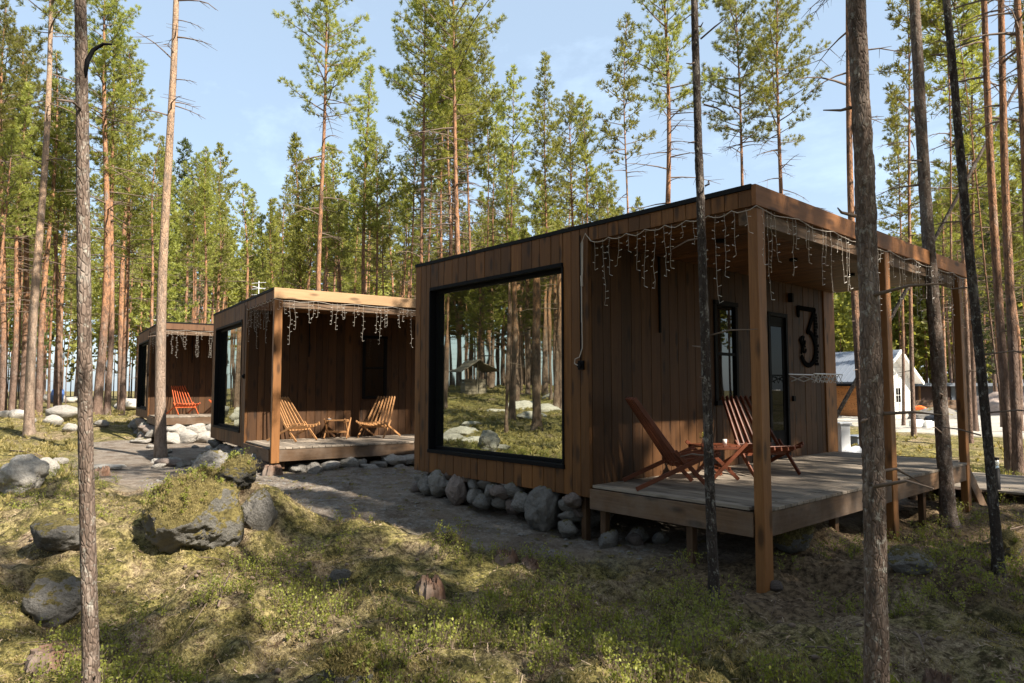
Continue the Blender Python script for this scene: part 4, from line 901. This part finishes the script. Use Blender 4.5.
# pale boulders in the far left clearing
for i, (px, py, w_, h_, lb) in enumerate([(57, 421, 38, 15, 'long white rock behind the closest left trunk'), (16, 420, 18, 10, 'round white rock in the clearing at far left'), (50, 425, 18, 9, 'grey rock in front of the long white one'), (68, 432, 14, 7, 'small white rock below the long white one'),
        (2, 418, 14, 6, 'white rock cut by the left edge of the picture'), (52, 403, 22, 9, 'grey block-like rock deep in the forest at left'), (88, 408, 10, 12, 'pale rock behind the pine with the blackened foot'), (128, 411, 30, 9, 'broad pale rock left of the farthest cabin'), (121, 398, 10, 5, 'small pale rock far among the trunks'), (70, 385, 16, 6, 'pale rock far back in the forest'), (30, 424, 10, 6, 'mossy grey rock between the two white rocks'), (138, 444, 22, 5, 'flat slab before the farthest cabin'), (100, 427, 16, 5, 'pale flat stone in the shade below the forest edge')]):
    rock_px(px, py, w_, h_, .7, 60+i, 'rock_pale' if 'white' in lb or 'pale' in lb else 'rock', lb, sub=3)
# stones stacked under the cabins
SM = [rock_mesh(200+i, 3, .34) for i in range(7)]
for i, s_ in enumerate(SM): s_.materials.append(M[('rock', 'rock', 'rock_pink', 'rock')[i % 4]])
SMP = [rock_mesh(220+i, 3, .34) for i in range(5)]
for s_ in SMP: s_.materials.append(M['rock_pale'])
rs = random.Random(9)
def stone(x, y, z, a, b, c, label, group, pale=False):
    o = bpy.data.objects.new('stone', rs.choice(SMP if pale else SM)); C.objects.link(o); o.location = (x, y, z); o.scale = (a*rs.uniform(.8, 1.25), b*rs.uniform(.85, 1.15), c*rs.uniform(.75, 1.1))
    o.rotation_euler = (rs.uniform(-.3, .3), rs.uniform(-.3, .3), rs.uniform(0, 6.28)); tag(o, label, 'stone', group)
g1 = 'stones heaped under the front of the nearest cabin'; l1 = 'rounded grey stone heaped under the front wall of the nearest cabin'
rock(2.62, .06, -.22, (.31, .22, .30), 31, 'rock', 'largest grey boulder under the picture window side of the nearest cabin', sub=5)
rock(.62, .06, -.14, (.22, .2, .20), 33, 'rock', 'broad light grey boulder under the left part of the nearest cabin', sub=5)
rock(1.02, .02, -.18, (.16, .18, .20), 34, 'rock_pink', 'pinkish boulder touching the broad light grey one under the cabin', sub=5)
for (x, z, s_) in ((.05, -.26, .09), (.22, -.12, .12), (.34, -.20, .14), (.42, -.03, .07), (1.3, -.07, .11), (1.38, -.22, .12), (1.56, -.05, .11), (1.62, -.25, .13), (1.78, -.09, .10), (1.86, -.24, .09), (1.96, -.10, .10), (2.06, -.27, .12), (2.14, -.05, .12), (2.26, -.19, .13), (3.0, -.12, .10), (3.16, -.06, .11), (3.02, -.25, .11), (3.16, -.2, .09), (3.08, -.37, .10), (.8, .0, .08), (1.18, -.0, .07)):
    stone(x, rs.uniform(-.02, .12), z, s_*1.15, s_*1.1, s_*.92, l1, g1)
for (x, y, s_) in ((3.56, .12, .10), (3.66, .02, .11), (3.78, .28, .09), (3.95, .5, .1), (3.72, .4, .12)): stone(x, y, gz(x, y)+s_*.5, s_, s_, s_*.9, 'grey stone lying in the dark under the left end of the porch', 'stones under the porch')
for i in range(26): x = rs.uniform(.2, 3.2); y = rs.uniform(.35, .75); stone(x, y, rs.uniform(-.35, -.08), .13, .13, .11, 'dark stone at the back of the heap under the nearest cabin', 'stones at the back of the heap')
def row(P_, A_, x0, y0, x1, y1, n_, zlo, zhi, s0, s1, label, group, pale):
    for i in range(n_):
        t = (i+.5)/n_; x, y, _ = loc_of(P_, A_, x0+(x1-x0)*t+rs.uniform(-.05, .05), y0+(y1-y0)*t+rs.uniform(-.05, .05), 0); s_ = rs.uniform(s0, s1)
        stone(x, y, P_[2]+rs.uniform(zlo, zhi), s_*1.3, s_*1.2, s_*.85, label, group, pale)
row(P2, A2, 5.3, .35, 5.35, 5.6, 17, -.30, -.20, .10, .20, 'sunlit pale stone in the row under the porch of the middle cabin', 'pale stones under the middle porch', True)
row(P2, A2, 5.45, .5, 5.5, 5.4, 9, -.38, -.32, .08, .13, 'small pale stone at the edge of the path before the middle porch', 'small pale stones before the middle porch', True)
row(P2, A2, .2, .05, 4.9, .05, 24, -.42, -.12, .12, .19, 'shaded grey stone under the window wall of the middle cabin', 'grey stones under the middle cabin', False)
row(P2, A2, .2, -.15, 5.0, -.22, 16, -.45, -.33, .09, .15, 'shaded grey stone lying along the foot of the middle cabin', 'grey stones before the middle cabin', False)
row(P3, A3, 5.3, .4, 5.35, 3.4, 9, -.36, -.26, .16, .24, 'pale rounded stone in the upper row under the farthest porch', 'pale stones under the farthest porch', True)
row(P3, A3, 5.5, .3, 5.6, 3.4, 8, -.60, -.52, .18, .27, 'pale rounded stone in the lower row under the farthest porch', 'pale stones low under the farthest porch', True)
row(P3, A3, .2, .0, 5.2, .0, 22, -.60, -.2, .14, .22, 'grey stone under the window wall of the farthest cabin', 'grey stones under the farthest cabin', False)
def number_stones(group, fmt):
    L_ = [o for o in C.objects if o.get('group') == group]
    L_.sort(key=lambda o: float((np.array(o.location)-CAM)@_r/((np.array(o.location)-CAM)@_f)))
    for i, o in enumerate(L_): o['label'] = fmt % nth(i)
number_stones(g1, '%s rounded stone from the left in the heap under the picture window wall')
number_stones('stones under the porch', '%s grey stone from the left in the dark under the near porch')
number_stones('pale stones under the middle porch', '%s pale stone from the left in the row under the middle porch')
number_stones('small pale stones before the middle porch', '%s small pale stone from the left at the path edge before the middle porch')
number_stones('grey stones under the middle cabin', '%s grey stone from the left under the window wall of the middle cabin')
number_stones('grey stones before the middle cabin', '%s low grey stone from the left along the foot of the middle cabin')
number_stones('pale stones under the farthest porch', '%s pale stone from the left in the upper row under the farthest porch')
number_stones('pale stones low under the farthest porch', '%s pale stone from the left in the lower row under the farthest porch')
number_stones('grey stones under the farthest cabin', '%s grey stone from the left under the window wall of the farthest cabin')
# scattered stones on the path before the middle cabin
for i in range(30):
    px = rs.uniform(150, 275); py = rs.uniform(447, 474); x, y, z = on(px, py); s_ = rs.uniform(.04, .11); stone(x, y, z+s_*.2, s_*1.3, s_*1.2, s_*.8, 'small loose stone on the bare ground before the middle cabin', 'loose stones before the middle cabin', rs.random() < .4)
number_stones('loose stones before the middle cabin', '%s loose stone from the left on the bare ground before the middle cabin')
number_stones('stones at the back of the heap', '%s dark stone from the left at the back of the near cabin heap')
def pebbles(nm, poly, n_, s0, s1, mat):
    r = np.random.default_rng(n_); vs = []; fs = []; k_ = 0
    base = [(1,0,0),(0,1,0),(-1,0,0),(0,-1,0),(0,0,1),(.7,.7,.6),(-.7,.7,.55),(-.7,-.7,.6),(.7,-.7,.5)]
    tri = [(0,5,4),(5,1,4),(1,6,4),(6,2,4),(2,7,4),(7,3,4),(3,8,4),(8,0,4)]
    xs = [q[0] for q in poly]; ys = [q[1] for q in poly]; m = MB()
    while k_ < n_:
        x = r.uniform(min(xs), max(xs)); y = r.uniform(min(ys), max(ys))
        if float(polydist(x, y, poly)) < 0: continue
        s_ = s0+(s1-s0)*r.random()**3; a = r.uniform(0, 6); z = gz(x, y)-.004; c, sn = math.cos(a)*s_, math.sin(a)*s_; e = r.uniform(.6, 1.2)
        m.add([(x+c*p[0]*e-sn*p[1], y+sn*p[0]*e+c*p[1], z+p[2]*s_*.7) for p in base], tri); k_ += 1
    o = m.build(nm, mat, None, True); tag(o, 'loose gravel and pebbles scattered on the bare path', 'gravel', kind='stuff')
pebbles('gravel', [(-5, -2.6), (-.8, -1.95), (2.6, -1.1), (4.6, -.4), (4.4, 1.0), (0, 1.0), (-1, 5), (-4, 5), (-5, 2)], 5200, .005, .04, M['rock'])

# ------------------------------------------------------------------ stumps, sticks, cones
def stump(px, py, r_, h_, label, seed, broken=True):
    x, y, z = on(px, py); rr = random.Random(seed); n = 22; m = MB(); zs = [-.08, 0, h_*.4, h_*.75, h_]; vs = []
    top = [h_*(1+(1.1*rr.random()**2-.45 if broken else .04*rr.random())) for _ in range(n)]
    for j, zz in enumerate(zs):
        for k_ in range(n):
            a = 2*math.pi*k_/n; ra = r_*(1.45-.5*j/4+.14*math.sin(k_*2.3+seed)+.22*rr.random()); vs.append((math.cos(a)*ra, math.sin(a)*ra, zz if j < 4 else top[k_]))
    fs = [(j*n+k_, j*n+(k_+1) % n, (j+1)*n+(k_+1) % n, (j+1)*n+k_) for j in range(4) for k_ in range(n)]
    vs += [(math.cos(2*math.pi*k_/n)*r_*.55, math.sin(2*math.pi*k_/n)*r_*.55, h_*(.55+.3*rr.random())) for k_ in range(n)]; fs += [(4*n+k_, 4*n+(k_+1) % n, 5*n+(k_+1) % n, 5*n+k_) for k_ in range(n)]; fs.append(tuple(range(5*n, 6*n)))
    m.add(vs, fs, (.5, .5, .5))
    if broken:
        for q in range(46):
            a = rr.uniform(0, 6.28); ra = r_*rr.uniform(.2, 1.15); tl = rr.uniform(.6, 1.15)*h_
            m.tube([(math.cos(a)*ra, math.sin(a)*ra, h_*.2), (math.cos(a)*ra*1.15, math.sin(a)*ra*1.15, tl*.7), (math.cos(a)*ra*1.25+rr.uniform(-.01, .01), math.sin(a)*ra*1.25, tl)], [.012, .010, .004], 5, col=(rr.random(),)*3)
    o = m.build('stump', M['stumpwood'], None); o.location = (x, y, z); tag(o, label, 'tree stump')
M['stumpwood'] = wood('rotten_red_stump_wood', (.085, .045, .03), (.20, .115, .075), 'z', .95, False, .8)
stump(430, 590, .075, .085, 'broken reddish stump in the middle of the foreground', 1)
stump(506, 562, .08, .08, 'low dark rotten stump by the path edge, left of two', 2)
stump(530, 568, .06, .07, 'low crumbling stump by the path edge, right of two', 3)
stump(52, 662, .10, .07, 'cut grey stump below the rounded boulder at left', 4, False)
stump(102, 476, .10, .12, 'reddish broken stump right of the closest left trunk', 5)
stump(938, 692, .05, .09, 'splintered brown stump at the bottom right', 6)
stump(272, 474, .12, .15, 'grey stump beside the corner post of the middle cabin', 7, False)
def stick(p, q, r_, label):
    m = MB(); a = Vector(on(*p)); b = Vector(on(*q)); a.z += .03; b.z += .05; mid = (a+b)/2+Vector((0, 0, .03)); m.tube([Vector((0, 0, 0)), mid-a, b-a], [r_, r_*.8, r_*.4], 6)
    m.tube([mid-a, (mid-a)*1.1+Vector((.06, .03, .05))], [r_*.5, r_*.2], 5); o = m.build('fallen_branch', M['twig'], None, True); o.location = a; tag(o, label, 'branch', 'dead sticks on the moss')
stick((218, 612), (230, 580), .009, 'forked dead stick on the sunny moss hummock'); stick((915, 640), (925, 662), .012, 'pale dead stick lying beside the splintered stump')
stick((805, 652), (850, 668), .006, 'thin dead twig on the moss left of the thick flaky trunk'); stick((985, 545), (1024, 532), .012, 'dark bent branch on the litter at the right edge')
stick((10, 452), (42, 458), .02, 'thin fallen branch in front of the pale lone pine')
# the fallen dark log at right edge
o = rock(*on(1008, 552)[:2], gz(*on(1008, 552)[:2])+.05, (.22, .13, .12), 91, 'rock_moss', 'dark mossy lump under the bent branch at the right edge', sub=4)

# ------------------------------------------------------------------ ground cover
MOSSY = []
for o in list(C.objects):
    if o.type == 'MESH' and o.data.materials and o.data.materials[0] == M['rock_moss']:
        mw = Matrix.LocRotScale(o.location, o.rotation_euler, o.scale); n3_ = mw.to_3x3().inverted().transposed()
        for v in o.data.vertices:
            nn = (n3_ @ v.normal).normalized()
            if nn.z > .35: MOSSY.append(tuple(mw @ v.co))
MOSSY = np.array(MOSSY)
def scatter(nm, n_, fn, label, cat):
    r = np.random.default_rng(len(nm)); q, t, mats, mi = fn(r, n_); me = quads_mesh(nm, q, t, mats, mi); o = bpy.data.objects.new(nm, me); C.objects.link(o); tag(o, label, cat, kind='stuff'); return o
def spots(r, n_, dmin, dmax, bias=1.0):
    px = r.uniform(-60, 1090, n_*3); py_d = dmin+(dmax-dmin)*r.random(n_*3)**bias
    p = np.array([CAM+ray(a, 388)*b for a, b in zip(px, py_d)]); x, y = p[:, 0], p[:, 1]
    ok = (pathmask(x, y) < .35) & ~((x > -.2) & (x < 5.3) & (y > .1) & (y < 6.3)); return x[ok][:n_], y[ok][:n_]
def f_grass(r, n_):
    x, y = spots(r, n_, 1.8, 16, 1.5); dens = fbm(x*1.1, y*1.1, 3, 91); k_ = dens > .03; x, y = x[k_], y[k_]; z = height(x, y)+.002
    mp2 = MOSSY[r.integers(0, len(MOSSY), 2600)]+r.normal(0, .012, (2600, 3)); x = np.concatenate([x, mp2[:, 0]]); y = np.concatenate([y, mp2[:, 1]]); z = np.concatenate([z, mp2[:, 2]]); dk = np.concatenate([dens[k_], np.full(2600, .1)])
    K = 7; c = np.repeat(np.stack([x, y, z], -1), K, 0)+r.normal(0, .02, (len(x)*K, 3))*np.array([1, 1, 0]); d = r.normal(0, .55, (len(c), 3)); d[:, 2] = 1; d /= np.linalg.norm(d, axis=1)[:, None]
    s_ = np.cross(d, r.normal(0, 1, (len(c), 3))); s_ /= np.linalg.norm(s_, axis=1)[:, None]; L = r.uniform(.010, .042, (len(c), 1))*np.repeat(.6+.9*np.clip(dk, 0, 1), K)[:, None]; w = .0022+.0006*r.random((len(c), 1))
    b = r.normal(0, .3, (len(c), 3))*L; q = np.stack([c-s_*w, c+s_*w, c+d*L*.6+s_*w*.7+b*.3, c+d*L+b], 1); t = np.clip(np.repeat(r.beta(1.4, 1.2, len(x)), K)[:, None]*.8+r.random((len(c), 1))*.25, 0, 1)
    return q, t, [M['grass']], np.zeros(len(q))
scatter('moss_grass', 34000, f_grass, 'short dry grass and moss shoots covering the forest floor', 'grass')
def f_shrub(r, n_):
    x, y = spots(r, n_, 2.0, 15, 1.5); dens = fbm(x*1.3+5, y*1.3, 4, 55); k_ = dens > .13-.12*(x > 6.5); x, y = x[k_], y[k_]; z = height(x, y); mp2 = MOSSY[r.integers(0, len(MOSSY), 120)]; x = np.concatenate([x, mp2[:, 0]]); y = np.concatenate([y, mp2[:, 1]]); z = np.concatenate([z, mp2[:, 2]]); N = len(x)
    hs = r.uniform(.05, .19, N)*(1+.4*(r.random(N) < .1)); hs[-120:] *= .45; K = 26; c0 = np.stack([x, y, z], -1); f = r.uniform(.25, 1, (N*K)); a = r.uniform(0, 6.28, N*K); rad = f*np.repeat(hs, K)*.55*r.random(N*K)
    c = np.repeat(c0, K, 0)+np.stack([np.cos(a)*rad, np.sin(a)*rad, f*np.repeat(hs, K)], -1)
    d = r.normal(0, .6, (N*K, 3)); d[:, 2] += .5; d /= np.linalg.norm(d, axis=1)[:, None]; s_ = np.cross(d, r.normal(0, 1, (N*K, 3))); s_ /= np.linalg.norm(s_, axis=1)[:, None]
    L = r.uniform(.010, .024, (N*K, 1)); q = np.stack([c, c+d*L*.5+s_*L*.38, c+d*L, c+d*L*.5-s_*L*.38], 1)
    t = np.clip(np.repeat(r.random(N), K)[:, None]*.6+r.random((N*K, 1))*.4, 0, 1)
    st = np.array([0., 0, 0]); tipd = r.normal(0, .3, (N*3, 3)); tipd[:, 2] = 1; b = np.repeat(c0, 3, 0); e = b+tipd*np.repeat(hs, 3)[:, None]*.9; w = np.array([.0013, .0013, 0]); sq = np.stack([b-w, b+w, e+w*.5, e-w*.5], 1)
    return np.concatenate([q, sq]), np.concatenate([t, np.full((len(sq), 1), .6)]), [M['leaf'], M['twig']], np.concatenate([np.zeros(len(q)), np.ones(len(sq))])
scatter('blueberry_shrubs', 11000, f_shrub, 'low bright green blueberry sprigs growing through the moss', 'undergrowth')
def f_litter(r, n_):
    x, y = spots(r, n_, 1.8, 14, 1.4); z = height(x, y)+.006; N = len(x); a = r.uniform(0, 6.28, N); L = r.uniform(.012, .06, (N, 1)); w = r.uniform(.0015, .005, (N, 1))
    c = np.stack([x, y, z], -1); d = np.stack([np.cos(a), np.sin(a), r.normal(.1, .25, N)], -1); s_ = np.stack([-np.sin(a), np.cos(a), r.normal(0, .3, N)], -1)
    return np.stack([c-s_*w, c+s_*w, c+d*L+s_*w, c+d*L-s_*w], 1), r.random((N, 1)), [M['litter']], np.zeros(N)
def twigs():
    r = random.Random(5); m = MB(); n_ = 0
    while n_ < 230:
        px = r.uniform(-20, 1060); d = 2.2+9*r.random()**1.3; x, y = at(px, d)
        if float(pathmask(x, y)) > .6 and r.random() < .7: continue
        if -.2 < x < 5.3 and .1 < y < 6.3: continue
        a = r.uniform(0, 6.28); L = r.uniform(.06, .38); z = gz(x, y)+.02; pts = []
        for q in range(4): t = q/3; pts.append((x+math.cos(a)*L*t, y+math.sin(a)*L*t, gz(x+math.cos(a)*L*t, y+math.sin(a)*L*t)+.018+r.uniform(0, .03))); a += r.uniform(-.25, .25)
        rr = .0018+.006*L; m.tube(pts, [rr, rr*.9, rr*.7, rr*.4], 4); n_ += 1
        if r.random() < .5: b = Vector(pts[1]); m.tube([b, b+Vector((math.cos(a+.9)*L*.35, math.sin(a+.9)*L*.35, .03))], [rr*.6, rr*.3], 4)
        if r.random() < .5: c = Vector((x+.07, y-.05, gz(x+.07, y-.05)+.018)); m.tube([c, c+Vector((.012, .004, .004)), c+Vector((.03, .012, .006)), c+Vector((.042, .016, .006))], [.006, .016, .014, .003], 7)
    o = m.build('forest_litter', M['twig'], None, True); tag(o, 'thin fallen twigs and pine cones strewn over the forest floor', 'twigs', kind='stuff')
twigs()
k = NM('pale_litter'); t = k.tone(); M['litter'] = k.base(k.mix(t, (.10, .06, .035), (.36, .28, .20)), .9, .1)
scatter('needle_litter', 16000, f_litter, 'dry needles, bark flakes and twigs strewn over the moss', 'litter')
def f_far(r, n_):
    px = r.uniform(-80, 1100, n_); d = r.uniform(12, 60, n_); p = np.array([CAM+ray(a, 388)*b for a, b in zip(px, d)]); x, y = p[:, 0], p[:, 1]; pm2 = np.array([mir(a, b) for a, b in zip(r.uniform(400, 600, 4000), r.uniform(12, 60, 4000))]); pm2 = pm2[pm2[:, 1] < -4.5]; x = np.concatenate([x, pm2[:, 0]]); y = np.concatenate([y, pm2[:, 1]]); ok = (pathmask(x, y) < .3) & (np.array([free(a, b) for a, b in zip(x, y)])) & (np.hypot(x-3, y-42) > 24) & ((y < 7) | (x < 1) | (r.random(len(x)) < .3)); x, y = x[ok], y[ok]; z = height(x, y); cen = np.stack([x, y, z], -1); dr = np.tile([0, 0, 1.], (len(x), 1))
    q, t = blades(cen, dr, 10, .13, .03, .6, r); return q, t, [M['grass']], np.zeros(len(q))
scatter('forest_undergrowth', 14000, f_far, 'low shrubs and grass between the far trunks', 'undergrowth')

# ------------------------------------------------------------------ yard at the right
def house():
    cx_, cy_ = at(870, 44); rz = YAW+R(41); root = empty('house', (cx_, cy_, gz(cx_, cy_)), rz)      # near corner; x = gable wall, -y... 
    tag(root, 'white gabled house with brown log side and grey metal roof beyond the porch', 'house')
    Wg, Lg, E, A = 6.9, 12., 2.5, 4.35                                                              # gable along x, length along +y
    m = MB(); m.add([(0, 0, 0), (Wg, 0, 0), (Wg, 0, E), (Wg/2, 0, A), (0, 0, E)], [(0, 1, 2, 3, 4)]); 
    z = .15
    while z < A-.1:
        x0 = 0 if z < E else (z-E)/(A-E)*Wg/2; m.box((x0+.02, -.03, z), (Wg-x0-.02, -.004, z+.14)); z += .16
    m.build('gable_wall', M['white'], root)
    m = MB(); z = 0
    while z < E: m.box((-.05, .03, z), (0, Lg, z+.155), (random.random(),)*3); z += .16
    m.box((.0, .03, 0), (Wg-.0, Lg, E)); m.build('log_wall', M['logwall'], root)
    m = MB(); ov = .55
    for s_, nm in ((-1, 0), (1, 1)):
        xe = -ov if s_ < 0 else Wg+ov; ze = E-ov*(A-E)/(Wg/2); 
        m.add([(xe, -.7, ze+.03), (Wg/2, -.7, A+.05), (Wg/2, Lg+.5, A+.05), (xe, Lg+.5, ze+.03), (xe, -.7, ze+.13), (Wg/2, -.7, A+.15), (Wg/2, Lg+.5, A+.15), (xe, Lg+.5, ze+.13)], [(0,1,2,3),(4,7,6,5),(0,4,5,1),(3,2,6,7),(0,3,7,4),(1,5,6,2)])
        y = -.6
        while y < Lg+.4: m.beam((xe, y, ze+.14), (Wg/2, y, A+.16), .04, .03); y += .35
    rf_ = m.build('roof', M['metalroof'], root)
    m = MB()
    for s_ in (-1, 1): xe = -ov if s_ < 0 else Wg+ov; ze = E-ov*(A-E)/(Wg/2); m.beam((xe, -.72, ze+.04), (Wg/2, -.72, A+.06), .05, .22)
    m.add([(-.5, -.68, E-.26), (Wg/2, -.68, A-.02), (Wg/2, 0, A-.02), (-.5, 0, E-.26)], [(0, 1, 2, 3)]); m.add([(Wg+.5, -.68, E-.26), (Wg/2, -.68, A-.02), (Wg/2, 0, A-.02), (Wg+.5, 0, E-.26)], [(0, 1, 2, 3)])
    m.build('bargeboard', M['white'], rf_)
    m = MB(); m.tube([(-ov-.06, -.7, E-.36), (-ov-.06, Lg+.5, E-.36)], .09, 8); m.build('gutter', M['black'], rf_)
    for x0 in (1.1, 4.0):
        m = MB(); m.box((x0, -.06, .9), (x0+1.0, -.031, 2.0)); f = m.build('window', M['white'], root)
        m = MB()
        for a in (0, 1):
            for b in (0, 1): m.box((x0+.08+.45*a, -.07, .97+.5*b), (x0+.47+.45*a, -.061, 1.43+.5*b))
        m.build('pane', M['glass'], f)
    m = MB(); m.box((-.25, -.1, 0), (-.1, .05, E-.3)); m.build('corner_post', M['palewood'], root)
    m = MB(); m.box((-.18, -.12, 1.75), (-.02, .0, 2.1)); m.build('wall_lamp', M['black'], root)
house()
def shed():
    x, y = at(936, 62); root = empty('carport', (x, y, gz(x, y)), YAW+R(4)); tag(root, 'long low outbuilding with flat pale roof and dark opening beyond the yard', 'outbuilding')
    m = MB(); m.box((-2, -.4, 2.0), (12, 3, 2.28)); m.build('roof', M['metalroof'], root)
    m = MB(); m.box((1.6, .2, 0), (11.6, 2.8, 1.998)); m.build('wall', M['metalroof'], root)
    m = MB(); m.box((-1.6, .3, 0), (1.598, 2.8, 1.996)); m.build('opening_shade', plain('dark_brown_shade', (.06, .03, .022), .7), root)  # dark block painted as the shade inside the open bay
    for q in (-1.8, 2.5, 6.5, 11): m = MB(); m.box((q, -.3, 0), (q+.14, -.16, 1.998)); m.build('post', M['post'], root)
shed()
x, y = at(932, 52); root = empty('retaining_wall', (x, y, gz(x, y)), YAW); tag(root, 'low yellowish timber retaining wall across the far side of the yard', 'wall')
for q in range(4): m = MB(); m.box((-2.8, 0, .2*q), (7.5, .2, .2*q+.19), (rs.random(),)*3); m.build('timber', M['logwall'] if q == 9 else M['deckface'], root)
x, y = at(918, 47); m = MB(); m.tube([(-.4, 0, 0), (-.25, .05, .22), (.1, 0, .28), (.35, .05, .2), (.42, 0, 0)], [.14, .16, .17, .14, .1], 10); o = m.build('tarpaulin', M['orange'], None, True); o.location = (x, y, gz(x, y)+.1); tag(o, 'small orange heap before the timber wall in the yard', 'tarpaulin')
def heap(px, d, w_, h_, label, mat):
    x, y = at(px, d); rock(x, y, gz(x, y)-.1, (w_, w_*.7, h_), px, mat, label, cat='gravel heap', name='gravel_heap')
heap(936, 41, 1.6, .8, 'grey gravel heap left of the porch end post', 'rock'); heap(1008, 46, 2.6, 1.6, 'pale sand heap behind the trunks at the right edge', 'rock_pink')
x, y = at(932, 30); rock(x, y, gz(x, y)+.2, (.42, .35, .42), 77, 'rubber', 'bulging black sack on the ground beyond the deck', cat='sack', name='sack')
for px, w_, lb in ((915, .36, 'white block left of the black sack beyond the deck'), (926, .3, 'pale crate right beside the black sack')):
    x, y = at(px, 29); m = MB(); m.box((-w_*.7, -.15, 0), (w_*.7, .15, .26)); m.box((-w_*.6, -.12, .26), (w_*.5, .12, .29)); o = m.build('building_block', M['white'], None, bevel=.04); o.location = (x, y, gz(x, y)); o.rotation_euler.z = YAW+.3; tag(o, lb, 'block')
# white plastic canister stand by the cabin corner
x, y = at(842, 12.8); root = empty('water_pipe_stand', (x, y, gz(x, y)), YAW); tag(root, 'white plastic drain pipe and sack beside the far corner of the nearest cabin', 'pipe')
m = MB(); m.box((-.09, -.08, .0), (.09, .08, 1.06)); m.box((-.12, -.11, 1.06), (.12, .11, 1.10)); m.build('pipe', M['plastic'], root, bevel=.01)
m = MB(); m.tube([(-.15, -.1, .42), (.05, -.12, .52), (.2, -.05, .56), (.32, .0, .43)], [.08, .11, .12, .06], 9); m.build('sack', M['plastic'], root, True)
x, y = at(859, 20); m = MB(); m.box((-.35, -.3, 0), (.35, .3, .22)); m.box((-.4, -.35, .22), (.4, .35, .25)); o = m.build('pallet_stack', M['metalroof'], None, bevel=.02); o.location = (x, y, gz(x, y)); o.rotation_euler.z = YAW+.2; tag(o, 'low grey stack behind the white pipe at the cabin corner', 'pallets')
# bollard lamp
x, y, z = on(998, 503); root = empty('bollard_lamp', (x, y, z)); tag(root, 'black bollard lamp with a clear glass head behind the leaning pine', 'lamp')
m = MB(); m.tube([(0, 0, -.1), (0, 0, .52)], .045, 16); m.build('pole', M['black'], root, True)
m = MB(); m.tube([(0, 0, .52), (0, 0, .66)], .04, 16); m.build('lamp_glass', M['clear'], root, True)
m = MB(); m.tube([(0, 0, .66), (0, 0, .69)], .047, 16); m.build('cap', M['black'], root, True)
# boardwalk by the stair
root = empty('boardwalk', (5.1, 8.1, gz(5.1, 8.1)), 0); tag(root, 'low grey plank boardwalk at the foot of the porch stair', 'boardwalk')
m = MB()
for q in range(16): m.box((-1.0, -1.2+.15*q, .10), (1.1, -1.2+.15*q+.14, .135), (rs.random(), .5, .5))
m.build('planks', M['deck'], root, bevel=.004); m = MB(); m.box((-.9, -1.2, -.1), (-.8, 1.2, .098)); m.box((.9, -1.2, -.1), (1.0, 1.2, .098)); m.build('bearer', M['deckface_y'], root)
# the roofed well that the big window mirrors
cmir = np.array([CAM[0], .22-CAM[1], CAM[2]]); dd_ = ray(473, 385); dd_ = np.array([dd_[0], -dd_[1], dd_[2]]); pw = cmir+dd_*44.
root = empty('roofed_well', (pw[0], pw[1], gz(pw[0], pw[1])), R(20)); tag(root, 'old grey roofed well mirrored in the picture window', 'well')
m = MB()
for q in range(5): m.box((-.75, -.75, .2*q), (.75, .75, .2*q+.185), (rs.random(),)*3)
m.build('well_box', M['oldwood'], root, bevel=.01)
for sx in (-1, 1): m = MB(); m.box((sx*.8-.06, -.06, 0), (sx*.8+.06, .06, 2.0)); m.build('post', M['oldwood'], root)
m = MB()
for s_ in (-1, 1):
    for q in range(7): a0 = q/7; a1 = (q+1)/7; m.beam((-1.5, s_*(1.2*a0+.08), 2.15-.75*a0), (1.5, s_*(1.2*a0+.08), 2.15-.75*a0), .21, .03, side=(0, s_*1.2, -.75), col=(rs.random(),)*3)
m.build('roof', M['oldwood'], root)
def mir_on(px, py):
    q = ray(px, py); q = np.array([q[0], -q[1], q[2]]); z_ = -.4
    for _ in range(12): t_ = (z_-CM[2])/q[2]; p = CM+q*min(t_, 70); z_ = .5*z_+.5*gz(p[0], p[1])
    return float(p[0]), float(p[1])
for i, (px, py, s_) in enumerate(((452, 440, .55), (464, 436, .45), (478, 446, .6), (470, 428, .3), (500, 448, .25), (533, 421, .5), (525, 409, .7), (545, 411, .7), (497, 408, .4), (556, 404, .8))):
    x, y = mir_on(px, py)
    if y < -4.6: rock(x, y, gz(x, y), (s_*1.3, s_*.9, s_*.4), 100+i, 'rock_pale', 'pale boulder on the slope mirrored in the picture window', group='boulders on the mirrored slope', sub=4)
# blue and white bundle far among the trunks at left
x, y = at(58, 47); m = MB(); m.tube([(-.5, 0, 0), (-.45, 0, .5), (.1, 0, .62), (.5, 0, .45), (.55, 0, 0)], [.3, .38, .4, .3, .25], 9); o = m.build('blue_bundle', M['bluetarp'], None, True); o.location = (x, y, gz(x, y)+.7); tag(o, 'blue bundle on a rise far among the trunks at left', 'bundle')
